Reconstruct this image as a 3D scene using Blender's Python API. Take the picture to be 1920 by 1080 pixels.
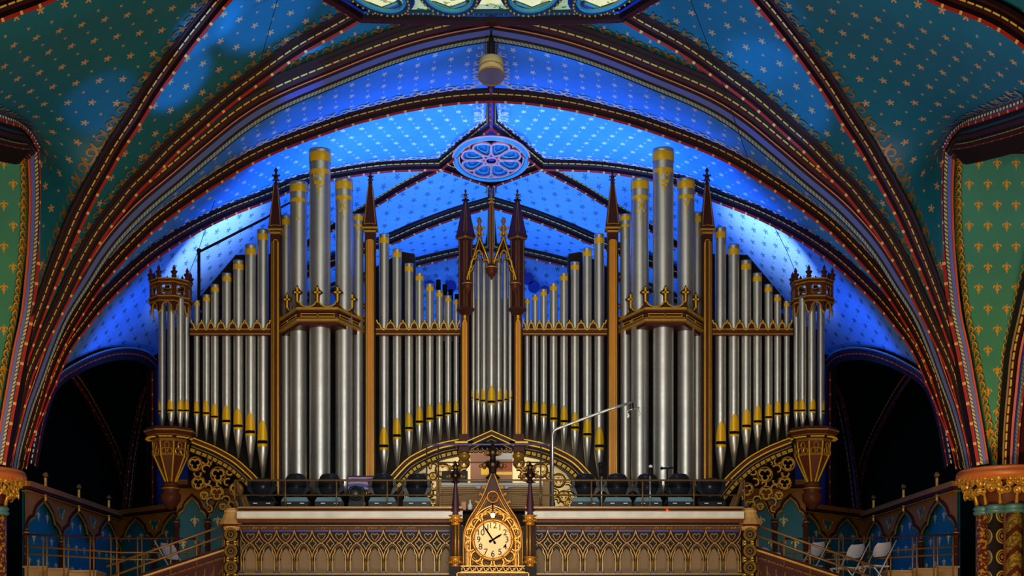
import bpy, math, random
from mathutils import Vector
PI = math.pi
random.seed(7)
for o in list(bpy.data.objects): bpy.data.objects.remove(o)
SC = bpy.context.scene
COL = SC.collection
# ------------------------------------------------------------------ camera, world, lights
F, CX, CY = 3000.0, 921.0, 1300.0          # focal length and principal point in pixels of the 1920x1080 frame
cam = bpy.data.cameras.new('camera'); cam.sensor_width = 36; cam.lens = F / 1920 * 36
cam.shift_x = (960 - CX) / 1920; cam.shift_y = (CY - 540) / 1920
cam.clip_end = 200
co = bpy.data.objects.new('camera', cam); COL.objects.link(co)
co.location = (0, 0, 0); co.rotation_euler = (PI / 2, 0, 0)
SC.camera = co
SC.view_settings.view_transform = 'Standard'
SC.view_settings.look = 'None'
SC.view_settings.gamma = 1
SC.view_settings.use_curve_mapping = False
SC.view_settings.exposure = 0.0
w = bpy.data.worlds.new('world'); SC.world = w; w.use_nodes = True
w.node_tree.nodes['Background'].inputs[0].default_value = (0.25, 0.3, 0.4, 1)
w.node_tree.nodes['Background'].inputs[1].default_value = 0.03

def area(name, loc, target, size, power, color, sy=None, spread=PI):
    d = bpy.data.lights.new(name, 'AREA'); d.energy = power; d.color = color; d.size = size
    if sy: d.shape = 'RECTANGLE'; d.size_y = sy
    d.spread = spread
    o = bpy.data.objects.new(name, d); COL.objects.link(o); o.location = loc
    o.rotation_euler = (Vector(target) - Vector(loc)).to_track_quat('-Z', 'Y').to_euler()
    return o
def spot(name, loc, target, power, color, ang, blend=0.5, rad=0.1):
    d = bpy.data.lights.new(name, 'SPOT'); d.energy = power; d.color = color
    d.spot_size = math.radians(ang); d.spot_blend = blend; d.shadow_soft_size = rad
    o = bpy.data.objects.new(name, d); COL.objects.link(o); o.location = loc
    o.rotation_euler = (Vector(target) - Vector(loc)).to_track_quat('-Z', 'Y').to_euler()
    return o
def point(name, loc, power, color, rad=0.05):
    d = bpy.data.lights.new(name, 'POINT'); d.energy = power; d.color = color; d.shadow_soft_size = rad
    o = bpy.data.objects.new(name, d); COL.objects.link(o); o.location = loc
    return o
BLUE = (0.03, 0.22, 1.0); WARM = (1.0, 0.66, 0.32); WHITE = (1.0, 0.93, 0.82)
# nave key light in front of the organ
area('nave_lamp', (0, 12, 3.5), (0, 26, 4.0), 5.5, 640, WHITE, 2.0)
spot('gallery_fill', (0, 8, 0.5), (0, 24, 3.2), 1700, WHITE, 36, 1.0, 0.9)  # unseen spot added to lift the marble coping of the gallery
for s in (-1, 1):
    area('aisle_lamp', (s * 5.4, 17, -1.5), (s * 7.4, 24, 4.4), 1.2, 240, WARM)
    spot('pier_fill', (s * 4.6, 15, -3.0), (s * 7.5, 24, 3.4), 1700, (1.0, .62, .26), 26, 1.0, .3)  # warm spot added to brighten the pier gilding
    spot('niche_fill', (s * 5.0, 15, -1.0), (s * 7.9, 23.8, 7.6), 900, (1.0, .62, .26), 20, 1.0, .3)  # second added spot, warming the top of the niche panel
    # blue floodlights behind the organ case
    area('blue_flood', (s * 3.2, 28.0, 5.0), (s * 0.6, 27.9, 10), 1.8, 430, (.04, .2, 1.0), 1.2, spread=math.radians(140))
    spot('blue_spot', (s * 2.6, 27.2, 6.6), (s * 5.0, 29.2, 8.1), 2300, (0.75, 0.72, 1.0), 46, 1.0)
    spot('blue_side', (s * 4.6, 28.0, 4.6), (s * 6.9, 28.9, 6.9), 480, (0.02, 0.16, 1.0), 70, 1.0)
    spot('ridge_spot', (s * 2.0, 27.6, 5.6), (s * 1.6, 28.6, 9.9), 760, (.30, .46, 1.0), 70, 1.0)
    area('blue_far', (s * 1.6, 33.6, 4.8), (s * 1.0, 33.4, 10), 1.2, 130, (.1, .3, 1), spread=math.radians(120))
for loc, tgt, pw, an in (((-3.0, 22.6, 3.4), (-3.87, 22.3, 8.8), 4200, 11), ((-3.2, 22.6, 3.4), (-4.4, 22.9, 8.4), 3000, 12), ((-2.6, 22.6, 3.4), (-3.15, 22.7, 9.4), 3600, 16), ((-2.2, 22.9, 3.4), (-2.9, 23.9, 9.3), 5000, 9),
                         ((-3.4, 21, 3.4), (-5.3, 22.3, 7.9), 700, 14), ((-1.2, 22.6, 3.4), (-1.3, 23.7, 9.9), 1500, 26), ((1.2, 22.6, 3.4), (1.3, 23.7, 9.9), 1500, 26),
                         ((2.6, 22.4, 3.4), (2.9, 22.6, 9.5), 1700, 34), ((3.2, 22.4, 3.4), (4.2, 23.4, 8.7), 2000, 20), ((3.4, 18, 2), (6.0, 21.5, 8.4), 800, 60), ((-3.4, 18, 2), (-7, 22, 7.4), 250, 30)):
    spot('blue_beam', loc, tgt, pw, (0.02, 0.25, 1.0), an, 0.6)

# ------------------------------------------------------------------ helpers
def P(px, py, Y): return Vector(((px - CX) * Y / F, Y, (CY - py) * Y / F))
def put(name, ob=None, label=None, cat=None, group=None, kind=None, parent=None, loc=(0, 0, 0)):
    if ob is None: ob = bpy.data.objects.new(name, None); COL.objects.link(ob); ob.location = loc; ob.empty_display_size = .1
    ob.name = name
    if label: ob['label'] = label
    if cat: ob['category'] = cat
    if group: ob['group'] = group
    if kind: ob['kind'] = kind
    if parent: ob.parent = parent
    return ob
class MB:
    def __init__(s): s.v = []; s.f = []; s.m = []; s.uv = []; s.mats = []; s.sm = []
    def mi(s, mat):
        if mat not in s.mats: s.mats.append(mat)
        return s.mats.index(mat)
    def vert(s, p): s.v.append(tuple(p)); return len(s.v) - 1
    def face(s, idx, mat, uv=None, smooth=False):
        s.f.append(tuple(idx)); s.m.append(s.mi(mat)); s.uv.append(uv or [(0, 0)] * len(idx)); s.sm.append(smooth)
    def box(s, a, b, mat):
        x0, x1 = sorted((a[0], b[0])); y0, y1 = sorted((a[1], b[1])); z0, z1 = sorted((a[2], b[2]))
        i = [s.vert(p) for p in ((x0,y0,z0),(x1,y0,z0),(x1,y1,z0),(x0,y1,z0),(x0,y0,z1),(x1,y0,z1),(x1,y1,z1),(x0,y1,z1))]
        for q in ((0,3,2,1),(4,5,6,7),(0,1,5,4),(1,2,6,5),(2,3,7,6),(3,0,4,7)): s.face([i[k] for k in q], mat)
    def prism(s, poly, y0, y1, mat):          # poly of (x,z), extruded along Y
        n = len(poly); a = [s.vert((x, y0, z)) for x, z in poly]; b = [s.vert((x, y1, z)) for x, z in poly]
        s.face(a, mat); s.face(b[::-1], mat)
        for i in range(n): j = (i + 1) % n; s.face((a[j], a[i], b[i], b[j]), mat)
    def hprism(s, poly, z0, z1, mat, poly2=None):   # poly of (x,y), extruded along Z
        p2 = poly2 or poly
        n = len(poly); a = [s.vert((x, y, z0)) for x, y in poly]; b = [s.vert((x, y, z1)) for x, y in p2]
        s.face(a[::-1], mat); s.face(b, mat)
        for i in range(n): j = (i + 1) % n; s.face((a[i], a[j], b[j], b[i]), mat)
    def lathe(s, c, prof, mat, n=16, smooth=True, a0=0.0, caps=True):   # prof of (r,z) or (r,z,mat)
        rings = []
        for q in prof:
            r, z = q[0], q[1]
            rings.append([s.vert((c[0] + r * math.cos(a0 + 2*PI*k/n), c[1] + r * math.sin(a0 + 2*PI*k/n), c[2] + z)) for k in range(n)])
        for i in range(len(rings) - 1):
            mm = prof[i][2] if len(prof[i]) > 2 else mat
            for k in range(n):
                l = (k + 1) % n
                u0, u1 = k / n, (k + 1) / n
                s.face((rings[i][k], rings[i][l], rings[i+1][l], rings[i+1][k]), mm,
                       [(u0, prof[i][1]), (u1, prof[i][1]), (u1, prof[i+1][1]), (u0, prof[i+1][1])], smooth)
        if caps:
            s.face(rings[0][::-1], prof[0][2] if len(prof[0]) > 2 else mat)
            s.face(rings[-1], prof[-1][2] if len(prof[-1]) > 2 else mat)
    def tube(s, pts, r, mat, n=6, closed=False):
        pts = [Vector(p) for p in pts]; m = len(pts); rings = []; ref = None
        for i, p in enumerate(pts):
            if closed: t = pts[(i + 1) % m] - pts[i - 1]
            else: t = pts[min(i + 1, m - 1)] - pts[max(i - 1, 0)]
            if t.length < 1e-9: t = Vector((0, 0, 1))
            t.normalize()
            if ref is None:
                ref = Vector((0, 1, 0)) if abs(t.y) < .9 else Vector((1, 0, 0))
            a = (ref - t * ref.dot(t)).normalized(); ref = a; b = t.cross(a)
            rr = r[i] if isinstance(r, (list, tuple)) else r
            rings.append([s.vert(p + a * rr * math.cos(2*PI*k/n) + b * rr * math.sin(2*PI*k/n)) for k in range(n)])
        for i in range(m if closed else m - 1):
            A, B = rings[i], rings[(i + 1) % m]
            for k in range(n): l = (k + 1) % n; s.face((A[k], A[l], B[l], B[k]), mat, None, n > 5)
        if not closed: s.face(rings[0][::-1], mat); s.face(rings[-1], mat)
    def ball(s, c, r, mat, n=10, sz=1.0, sy=1.0):
        prof = []
        m = max(4, n // 2)
        rings = []
        for i in range(1, m):
            th = PI * i / m
            rings.append([s.vert((c[0] + r*math.sin(th)*math.cos(2*PI*k/n), c[1] + sy*r*math.sin(th)*math.sin(2*PI*k/n), c[2] - sz*r*math.cos(th))) for k in range(n)])
        b = s.vert((c[0], c[1], c[2] - sz*r)); t = s.vert((c[0], c[1], c[2] + sz*r))
        for k in range(n):
            l = (k + 1) % n
            s.face((b, rings[0][l], rings[0][k]), mat, None, True); s.face((t, rings[-1][k], rings[-1][l]), mat, None, True)
            for i in range(len(rings) - 1): s.face((rings[i][k], rings[i][l], rings[i+1][l], rings[i+1][k]), mat, None, True)
    def grid(s, rows, mat, uvf=None, smooth=True):
        idx = [[s.vert(p) for p in r] for r in rows]
        for i in range(len(rows) - 1):
            for j in range(len(rows[0]) - 1):
                q = (idx[i][j], idx[i][j+1], idx[i+1][j+1], idx[i+1][j])
                uv = [uvf(i, j), uvf(i, j+1), uvf(i+1, j+1), uvf(i+1, j)] if uvf else None
                s.face(q, mat, uv, smooth)
    def quadstrip(s, A, B, mat, thick=None):
        n = len(A); a = [s.vert(p) for p in A]; b = [s.vert(p) for p in B]
        for i in range(n - 1): s.face((a[i], a[i+1], b[i+1], b[i]), mat)
    def outline(s, pts, wd, y0, y1, mat, closed=True):     # a raised fillet of width wd along (x,z) points
        m = len(pts)
        for i in range(m if closed else m - 1):
            a = Vector((pts[i][0], pts[i][1])); b = Vector((pts[(i+1) % m][0], pts[(i+1) % m][1]))
            d = b - a
            if d.length < 1e-6: continue
            d.normalize(); q = Vector((-d.y, d.x)) * wd / 2; a = a - d * wd / 2; b = b + d * wd / 2
            s.prism([tuple(a - q), tuple(b - q), tuple(b + q), tuple(a + q)], y0, y1, mat)
    def build(s, name, parent=None, **kw):
        me = bpy.data.meshes.new(name); me.from_pydata(s.v, [], s.f)
        for m in s.mats: me.materials.append(m)
        me.polygons.foreach_set('material_index', s.m); me.polygons.foreach_set('use_smooth', s.sm)
        uvl = me.uv_layers.new(name='UVMap')
        flat = []
        for u in s.uv:
            for q in u: flat += [q[0], q[1]]
        uvl.data.foreach_set('uv', flat)
        me.update()
        o = bpy.data.objects.new(name, me); COL.objects.link(o)
        if parent:
            o.parent = parent
            if parent.type == 'EMPTY' or True:
                q = parent; off = Vector((0, 0, 0))
                while q: off += q.location; q = q.parent
                me.transform(__import__('mathutils').Matrix.Translation(-off))
        for k, v in kw.items(): o[k] = v
        return o
def top(o, label, cat, group=None):
    """a top-level mesh thing"""
    o['label'] = label; o['category'] = cat
    if group: o['group'] = group
    return o
def copy_thing(root, loc, label=None, rz=None):
    r = root.copy(); COL.objects.link(r); r.location = loc
    if rz is not None: r.rotation_euler = (0, 0, rz)
    if label: r['label'] = label
    for ch in list(root.children):
        c = ch.copy(); COL.objects.link(c); c.parent = r
        for g in list(ch.children):
            d = g.copy(); COL.objects.link(d); d.parent = c
    return r

# ------------------------------------------------------------------ materials
def S(r, g, b): 
    f = lambda c: ((c/255) / 12.92 if c/255 <= .04045 else ((c/255 + .055) / 1.055) ** 2.4)
    return (f(r), f(g), f(b), 1)
class NT:
    def __init__(s, name):
        s.m = bpy.data.materials.new(name); s.m.use_nodes = True; s.t = s.m.node_tree
        s.b = s.t.nodes['Principled BSDF']
    def n(s, ty, **kw):
        x = s.t.nodes.new(ty)
        for k, v in kw.items(): setattr(x, k, v)
        return x
    def l(s, a, b): s.t.links.new(a, b)
    def math(s, op, a, b=None, c=None):
        x = s.n('ShaderNodeMath', operation=op)
        for i, q in enumerate((a, b, c)):
            if q is None: continue
            if isinstance(q, (int, float)): x.inputs[i].default_value = q
            else: s.l(q, x.inputs[i])
        return x.outputs[0]
    def mix(s, fac, a, b):
        x = s.n('ShaderNodeMix', data_type='RGBA')
        if isinstance(fac, (int, float)): x.inputs[0].default_value = fac
        else: s.l(fac, x.inputs[0])
        for i, q in ((6, a), (7, b)):
            if isinstance(q, tuple): x.inputs[i].default_value = q
            else: s.l(q, x.inputs[i])
        return x.outputs[2]
    def noise(s, scale, detail=3, vec=None):
        x = s.n('ShaderNodeTexNoise'); x.inputs['Scale'].default_value = scale; x.inputs['Detail'].default_value = detail
        if vec: s.l(vec, x.inputs['Vector'])
        return x.outputs[0]
    def uv(s):
        x = s.n('ShaderNodeTexCoord'); y = s.n('ShaderNodeSeparateXYZ'); s.l(x.outputs['UV'], y.inputs[0]); return y.outputs[0], y.outputs[1]
    def objc(s):
        x = s.n('ShaderNodeTexCoord'); return x.outputs['Object']
def simple(name, col, rough=.5, metal=0.0, var=.25, scale=6, spec=None, emit=None, es=0):
    t = NT(name)
    nz = t.noise(scale, 4, t.objc())
    dark = tuple(c * (1 - var) for c in col[:3]) + (1,); lite = tuple(min(1, c * (1 + var)) for c in col[:3]) + (1,)
    t.l(t.mix(nz, dark, lite), t.b.inputs['Base Color'])
    t.b.inputs['Roughness'].default_value = rough; t.b.inputs['Metallic'].default_value = metal
    t.b.inputs['Specular IOR Level'].default_value = spec if spec is not None else (.12 if max(col[:3]) < .1 else .35)
    if emit: t.b.inputs['Emission Color'].default_value = emit; t.b.inputs['Emission Strength'].default_value = es
    return t.m
def striped(name, c1, c2, period, duty, rough=.45, wob=0.0):     # dashes along the UV length
    t = NT(name); u, v = t.uv()
    q = t.math('FRACT', t.math('DIVIDE', v, period))
    f = t.math('LESS_THAN', q, duty)
    t.l(t.mix(f, c1, c2), t.b.inputs['Base Color']); t.b.inputs['Roughness'].default_value = rough; t.b.inputs['Specular IOR Level'].default_value = .12
    return t.m
GOLD = S(214, 160, 52); GOLDY = S(226, 178, 30); MAROON = S(74, 34, 30); DARK = S(26, 16, 16)
M = {}
M['gold'] = simple('gilded_wood', S(190, 144, 54), .36, .45, .35, 9)
M['goldy'] = simple('bright_gold_leaf', GOLDY, .35, .25, .15, 30)
M['browngold'] = simple('dulled_gold_paint', S(136, 98, 50), .45, .3, .3, 12)
M['maroon'] = simple('dark_maroon_paint', S(62, 30, 30), .4, 0, .25, 5)
M['maroon2'] = simple('red_brown_wood', S(80, 40, 26), .4, 0, .3, 5)
M['dark'] = simple('near_black_wood', S(28, 20, 18), .5, 0, .3, 5)
M['ochre'] = simple('ochre_panel', S(196, 118, 22), .45, .1, .15, 4)
M['red'] = striped('red_roll_with_gold_dots', S(150, 34, 20), S(214, 160, 80), .30, .14)
M['ribdark'] = simple('rib_black_brown', S(24, 9, 8), .5, 0, .3, 5)
M['ribmar'] = simple('rib_dark_maroon', S(56, 18, 14), .45, 0, .3, 5)
M['violetline'] = simple('violet_edge_highlight', S(90, 60, 110), .45, 0, .1, 5)  # purple highlight along the rib nose, put into its colour
M['orange'] = simple('orange_red_paint', S(190, 76, 28), .45, 0, .1, 3)
M['bead'] = striped('gold_beading', S(60, 34, 18), S(206, 164, 60), .13, .78)
M['bead2'] = striped('pale_beading', S(30, 20, 40), S(226, 214, 170), .12, .6)
M['blue'] = simple('cobalt_blue_paint', S(24, 40, 112), .45, 0, .1, 3)
M['purple'] = simple('slate_violet_paint', S(92, 88, 150), .45, 0, .1, 3)
def leafmat(name, a, b):
    t = NT(name); u, v = t.uv()
    w = t.math('ABSOLUTE', t.math('SINE', t.math('MULTIPLY', t.math('ADD', v, t.math('MULTIPLY', u, .8)), 2*PI/.12)))
    nz = t.noise(40, 2, t.objc())
    f = t.math('GREATER_THAN', t.math('ADD', w, t.math('MULTIPLY', nz, .9)), 1.25)
    t.l(t.mix(f, a, b), t.b.inputs['Base Color']); t.b.inputs['Roughness'].default_value = .45
    return t.m
M['leaf'] = leafmat('green_leaf_band', S(14, 50, 40), S(104, 100, 48))
M['leafy'] = leafmat('yellow_leaf_band', S(40, 90, 70), S(232, 180, 50))
def starmat(name, base, star, cu=.27, cv=.34, big=.055, small=.024, alpha=1.0, dbl=False):
    t = NT(name); u, v = t.uv()
    nz = t.noise(1.3, 5, t.objc()); nz2 = t.noise(9, 3, t.objc())
    d = tuple(c * .72 for c in base[:3]) + (1,); l = tuple(c * 1.2 for c in base[:3]) + (1,)
    col = t.mix(t.math('MULTIPLY', t.math('ADD', nz, t.math('MULTIPLY', nz2, .4)), .72), d, l)
    def star(offu, offv, R, pts):
        fu = t.math('MULTIPLY', t.math('SUBTRACT', t.math('FRACT', t.math('ADD', t.math('DIVIDE', u, cu), offu)), .5), cu)
        fv = t.math('MULTIPLY', t.math('SUBTRACT', t.math('FRACT', t.math('ADD', t.math('DIVIDE', v, cv), offv)), .5), cv)
        r = t.math('SQRT', t.math('ADD', t.math('MULTIPLY', fu, fu), t.math('MULTIPLY', fv, fv)))
        a = t.math('ARCTAN2', fu, fv)
        c = t.math('ABSOLUTE', t.math('COSINE', t.math('MULTIPLY', a, pts / 2)))
        if pts % 2: c = t.math('ABSOLUTE', t.math('COSINE', t.math('MULTIPLY', a, pts / 2)))
        lim = t.math('MULTIPLY', t.math('ADD', t.math('MULTIPLY', t.math('POWER', c, 2.0), .72), .3), R)
        return t.math('LESS_THAN', r, lim)
    f = t.math('MAXIMUM', star(0, 0, big, 5), star(.5, .5, small if not dbl else big, 5))
    if dbl: f = t.math('MAXIMUM', f, t.math('MAXIMUM', star(.5, 0, small, 4), star(0, .5, small, 4)))
    f = t.math('MULTIPLY', f, alpha)
    t.l(t.mix(f, col, STARC[name]), t.b.inputs['Base Color'])
    t.b.inputs['Roughness'].default_value = .55
    return t.m
STARC = {'star_vault_near': S(186, 132, 72), 'star_vault_blue_lit': S(220, 210, 180), 'star_vault_far_lit': S(40, 96, 110)}
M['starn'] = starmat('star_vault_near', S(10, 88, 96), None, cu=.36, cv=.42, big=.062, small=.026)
M['starb'] = starmat('star_vault_blue_lit', S(66, 142, 208), None, cu=.54, cv=.29, big=.05, small=.02, dbl=True)  # same teal vault, with its blue floodlighting put into the base colour
M['stard'] = starmat('star_vault_far_lit', S(104, 156, 205), None, cu=.5, cv=.3, big=.062, small=.02, dbl=True)  # far vault copy, base lightened so the lit hot spots wash out white
def fleurmat(name, base, ink, cu, cv, sc=1.0, stag=.5):
    t = NT(name); u, v = t.uv()
    nz = t.noise(1.5, 4, t.objc())
    d = tuple(c * .7 for c in base[:3]) + (1,); l = tuple(c * 1.2 for c in base[:3]) + (1,)
    col = t.mix(nz, d, l)
    row = t.math('FLOOR', t.math('DIVIDE', v, cv))
    uu = t.math('ADD', t.math('DIVIDE', u, cu), t.math('MULTIPLY', t.math('MODULO', t.math('ABSOLUTE', row), 2.0), stag))
    fu = t.math('ABSOLUTE', t.math('MULTIPLY', t.math('SUBTRACT', t.math('FRACT', uu), .5), cu / sc))
    fv = t.math('MULTIPLY', t.math('SUBTRACT', t.math('FRACT', t.math('DIVIDE', v, cv)), .5), cv / sc)
    # stem diamond, side petals, bar
    stem = t.math('LESS_THAN', t.math('ADD', t.math('MULTIPLY', fu, 4.2), t.math('ABSOLUTE', fv)), .075)
    pr = t.math('SQRT', t.math('ADD', t.math('POWER', t.math('SUBTRACT', fu, .025), 2.0), t.math('POWER', t.math('SUBTRACT', fv, .012), 2.0)))
    ring = t.math('LESS_THAN', t.math('ABSOLUTE', t.math('SUBTRACT', pr, .02)), .0075)
    ring = t.math('MULTIPLY', ring, t.math('GREATER_THAN', fv, .004))
    bar = t.math('MULTIPLY', t.math('LESS_THAN', fu, .026), t.math('LESS_THAN', t.math('ABSOLUTE', t.math('ADD', fv, .012)), .007))
    f = t.math('MAXIMUM', stem, t.math('MAXIMUM', ring, bar))
    t.l(t.mix(f, col, ink), t.b.inputs['Base Color']); t.b.inputs['Roughness'].default_value = .5
    return t.m
M['fleurpanel'] = fleurmat('green_fleur_panel', S(70, 140, 104), S(226, 150, 30), .28, .31, 1.25)
M['scroll'] = simple('painted_scroll_gold', S(214, 190, 150), .5, 0, .3, 10)
M['scrollo'] = simple('painted_scroll_orange', S(226, 150, 30), .45, .1, .2, 10)

# ------------------------------------------------------------------ curves
def catmull(pts, n):
    pts = [Vector(p) for p in pts]; q = [pts[0] * 2 - pts[1]] + pts + [pts[-1] * 2 - pts[-2]]
    out = []
    for i in range(1, len(q) - 2):
        for k in range(8):
            t = k / 8; a, b, c, d = q[i-1], q[i], q[i+1], q[i+2]
            out.append(.5 * ((2*b) + (c - a)*t + (2*a - 5*b + 4*c - d)*t*t + (3*b - a - 3*c + d)*t**3))
    out.append(pts[-1])
    return resample(out, n)
def resample(pts, n):
    L = [0]
    for i in range(1, len(pts)): L.append(L[-1] + (pts[i] - pts[i-1]).length)
    out = []; j = 0
    for k in range(n):
        s = L[-1] * k / (n - 1)
        while j < len(L) - 2 and L[j+1] < s: j += 1
        t = (s - L[j]) / max(1e-9, L[j+1] - L[j])
        out.append(pts[j].lerp(pts[j+1], min(1, max(0, t))))
    return out
def C(lst, n=64): return catmull([P(*p) for p in lst], n)
def mir(c): return [Vector((-p.x, p.y, p.z)) for p in c]
def Nin(p): return Vector((-p.x, 0, 2.0 - p.z)).normalized()
RIB = [(.15, -.21, 'ribdark'), (.125, -.175, 'ribmar'), (.095, -.165, 'ribdark'), (.082, -.130, 'bead'), (.066, -.118, 'ribmar'),
       (.04, -.085, 'ribdark'), (.028, -.03, 'red'), (0, 0, 'violetline'), (-.028, -.03, 'ribdark'), (-.04, -.085, 'ribmar'),
       (-.066, -.118, 'bead'), (-.082, -.130, 'ribdark'), (-.125, -.175, 'ribdark'), (-.15, -.21, 'ribdark')]
def sweep(mb, pts, prof, scale=None, nfun=Nin, bref=None):
    rows = []; n = len(pts)
    L = 0; Ls = [0]
    for i in range(1, n): L += (pts[i] - pts[i-1]).length; Ls.append(L)
    for i, p in enumerate(pts):
        t = (pts[min(i+1, n-1)] - pts[max(i-1, 0)]).normalized()
        N = nfun(p); N = (N - t * N.dot(t)).normalized(); B = t.cross(N)
        ref = bref or Vector((0, -1, 0))
        if B.dot(ref) < 0: B = -B
        k = scale(i / (n - 1)) if scale else 1
        rows.append([p + B * q[0] * k + N * q[1] * k for q in prof])
    for j in range(len(prof) - 1):
        mt = M[prof[j][2]]
        a = [mb.vert(r[j]) for r in rows]; b = [mb.vert(r[j+1]) for r in rows]
        for i in range(n - 1):
            mb.face((a[i], a[i+1], b[i+1], b[i]), mt, [(j*.05, Ls[i]), (j*.05, Ls[i+1]), ((j+1)*.05, Ls[i+1]), ((j+1)*.05, Ls[i])])
taper = lambda s: .42 + .58 * min(1, s / .42)
# rib nose lines, left side, pier end first: (pixel x, pixel y, depth)
R1 = C([(14,872,23.9),(38,740,23.85),(49,693,23.8),(65,647,23.75),(85,593,23.7),(111,527,23.6),(134,473,23.5),(161,413,23.35),(189,360,23.2),(212,320,23.1),(233,283,23.0),(266,233,22.8),(299,180,22.6),(332,133,22.4),(366,87,22.2),(409,33,21.9),(437,0,21.7),(490,-60,21.3),(540,-115,21.0)])
R2 = C([(20,874,24.0),(55,735,24.0),(70,690,24.0),(95,637,24.0),(127,573,24.0),(160,507,24.0),(199,443,24.0),(232,400,24.0),(262,362,24.0),(288,337,23.95),(333,290,23.9),(374,253,23.85),(434,200,23.8),(501,150,23.75),(568,103,23.7),(640,63,23.6),(672,44,23.57)])
R3 = C([(34,880,24.15),(43,837,24.15),(62,770,24.15),(80,722,24.15),(110,643,24.15),(133,593,24.15),(167,540,24.15),(199,490,24.15),(233,447,24.15),(283,397,24.15),(345,345,24.15),(400,298,24.15),(467,244,24.15),(533,205,24.15),(640,160,24.15),(707,133,24.15),(780,108,24.15),(853,90,24.15),(921,78,24.15)])
R4 = C([(42,880,24.3),(62,822,24.4),(82,760,24.5),(100,703,24.6),(127,643,24.8),(160,587,25.0),(197,533,25.2),(247,477,25.4),(305,422,25.6),(383,365,25.9),(400,354,25.95),(467,313,26.1),(533,282,26.2),(640,243,26.4),(707,224,26.5),(773,209,26.55),(853,197,26.6),(921,193,26.6)])
R5 = C([(50,880,24.3),(60,835,24.4),(78,787,24.5),(103,727,24.7),(133,660,25.0),(167,613,25.3),(200,573,25.6),(247,527,26.1),(300,483,26.6),(367,440,27.3),(433,407,27.9),(510,377,28.5),(560,355,28.9),(620,340,29.4),(707,326,29.8),(772,322,30.0),(828,321,30.15)])
R6 = C([(300,800,35.6),(306,740,35.5),(330,690,35.2),(400,600,34.8),(480,530,34.2),(560,475,33.4),(640,425,32.5),(707,388,31.6),(753,360,31.0),(800,335,30.5),(828,321,30.15)])
R7 = C([(306,820,35.7),(330,740,35.5),(400,640,35.0),(500,560,34.4),(600,512,33.8),(670,485,33.4),(740,458,33.1),(790,436,32.8),(857,411,32.5),(921,392,32.4)])
R8 = C([(310,830,35.8),(345,750,35.8),(420,670,35.8),(520,600,35.8),(620,552,35.8),(700,525,35.8),(777,503,35.8),(857,484,35.8),(921,474,35.8)])
R0 = C([(-240,260,16.5),(-150,155,17.0),(-60,80,17.5),(0,44,17.8),(70,17,18.2),(140,-12,18.6),(260,-50,19.2),(400,-95,20.0)])
DF = [P(828,321,30.15), P(921,244,28.3)]; DBk = [P(828,321,30.15), P(921,354,31.5)]
LJ = C([(8,872,23.6),(20,800,23.6),(36,713,23.6),(46,660,23.6),(61,593,23.6),(70,520,23.6),(76,450,23.6),(79,360,23.6),(76,272,23.6)], 48)
LJT = C([(76,272,23.6),(60,247,23.1),(35,228,22.5),(0,213,21.6),(-60,190,20.4),(-160,150,18.8)], 24)
STR = {}
def trim(n, mirror_pair, prof, scale, extra=None, bref=None):
    out = []
    for s, crv in mirror_pair:
        mb = MB(); sweep(mb, crv, prof, scale, bref=bref)
        o = mb.build('trim_%d' % n); o['kind'] = 'structure'; out.append(o); n += 1
    return n, out
tn = 1; TR = {}
R3P = [(.24, -.42, 'ribdark'), (.21, -.37, 'ribmar'), (.18, -.36, 'ribdark'), (.155, -.305, 'bead'), (.14, -.29, 'ribmar'), (.10, -.24, 'ribdark'), (.095, -.205, 'orange'), (.087, -.19, 'ribdark'),
       (.075, -.15, 'blue'), (.04, -.085, 'ribdark'), (.030, -.05, 'leaf'), (.012, -.01, 'ribdark'), (-.06, -.02, 'ribdark'), (-.1, -.2, 'ribmar'), (-.24, -.42, 'ribdark')]
for key, crv, prof, sc in (('R1', R1, RIB, taper), ('R2', R2, RIB, taper), ('R3', R3, R3P, taper), ('R4', R4, RIB, taper), ('R5', R5, RIB, taper),
                           ('R6', R6, RIB, None), ('R7', R7, RIB, None), ('R8', R8, RIB, None), ('R0', R0, RIB, None)):
    tn, TR[key] = trim(tn, ((-1, crv), (1, mir(crv))), prof, sc)
for key, crv in (('DF', resample(DF, 12)), ('DB', resample(DBk, 12))):
    tn, TR[key] = trim(tn, ((-1, crv), (1, mir(crv))), RIB, None)
ridge = [(resample([Vector((0, 24.2, 9.86)), Vector((0, 28.4, 9.96))], 12)), resample([Vector((0, 31.4, 9.9)), Vector((0, 36, 9.85))], 12)]
for r in ridge:
    mb = MB(); sweep(mb, r, RIB, None, nfun=lambda p: Vector((0, 0, -1)), bref=Vector((-1, 0, 0)))
    o = mb.build('trim_%d' % tn); o['kind'] = 'structure'; tn += 1; TR.setdefault('ridge', []).append(o)
# side-arch frame: jamb and head mouldings (red, blue, leaf, violet, orange)
JP = [(-.02, -.3, 'dark'), (-.02, -.02, 'red'), (.035, .0, 'dark'), (.045, -.03, 'blue'), (.06, -.03, 'leafy'), (.10, -.01, 'dark'), (.11, -.03, 'purple'), (.165, -.01, 'dark'), (.175, -.03, 'orange'), (.205, -.01, 'dark'), (.23, -.05, 'dark'), (.23, -.3, 'dark')]
JPH = [(-.02, -.3, 'ribdark'), (-.02, -.0, 'purple'), (.06, .02, 'bead2'), (.085, .0, 'purple'), (.15, .02, 'red'), (.175, -.01, 'ribdark'), (.215, -.05, 'astr'), (.275, -.05, 'ribdark'), (.30, -.06, 'ribmar'), (.34, -.1, 'ribdark'), (.38, -.12, 'bead'), (.40, -.12, 'ribmar'), (.46, -.14, 'red'), (.48, -.14, 'ribdark'), (.49, -.4, 'ribdark')]
M['astr'] = simple('grey_teal_roll', S(50, 66, 84), .45, 0, .3, 6)
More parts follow.
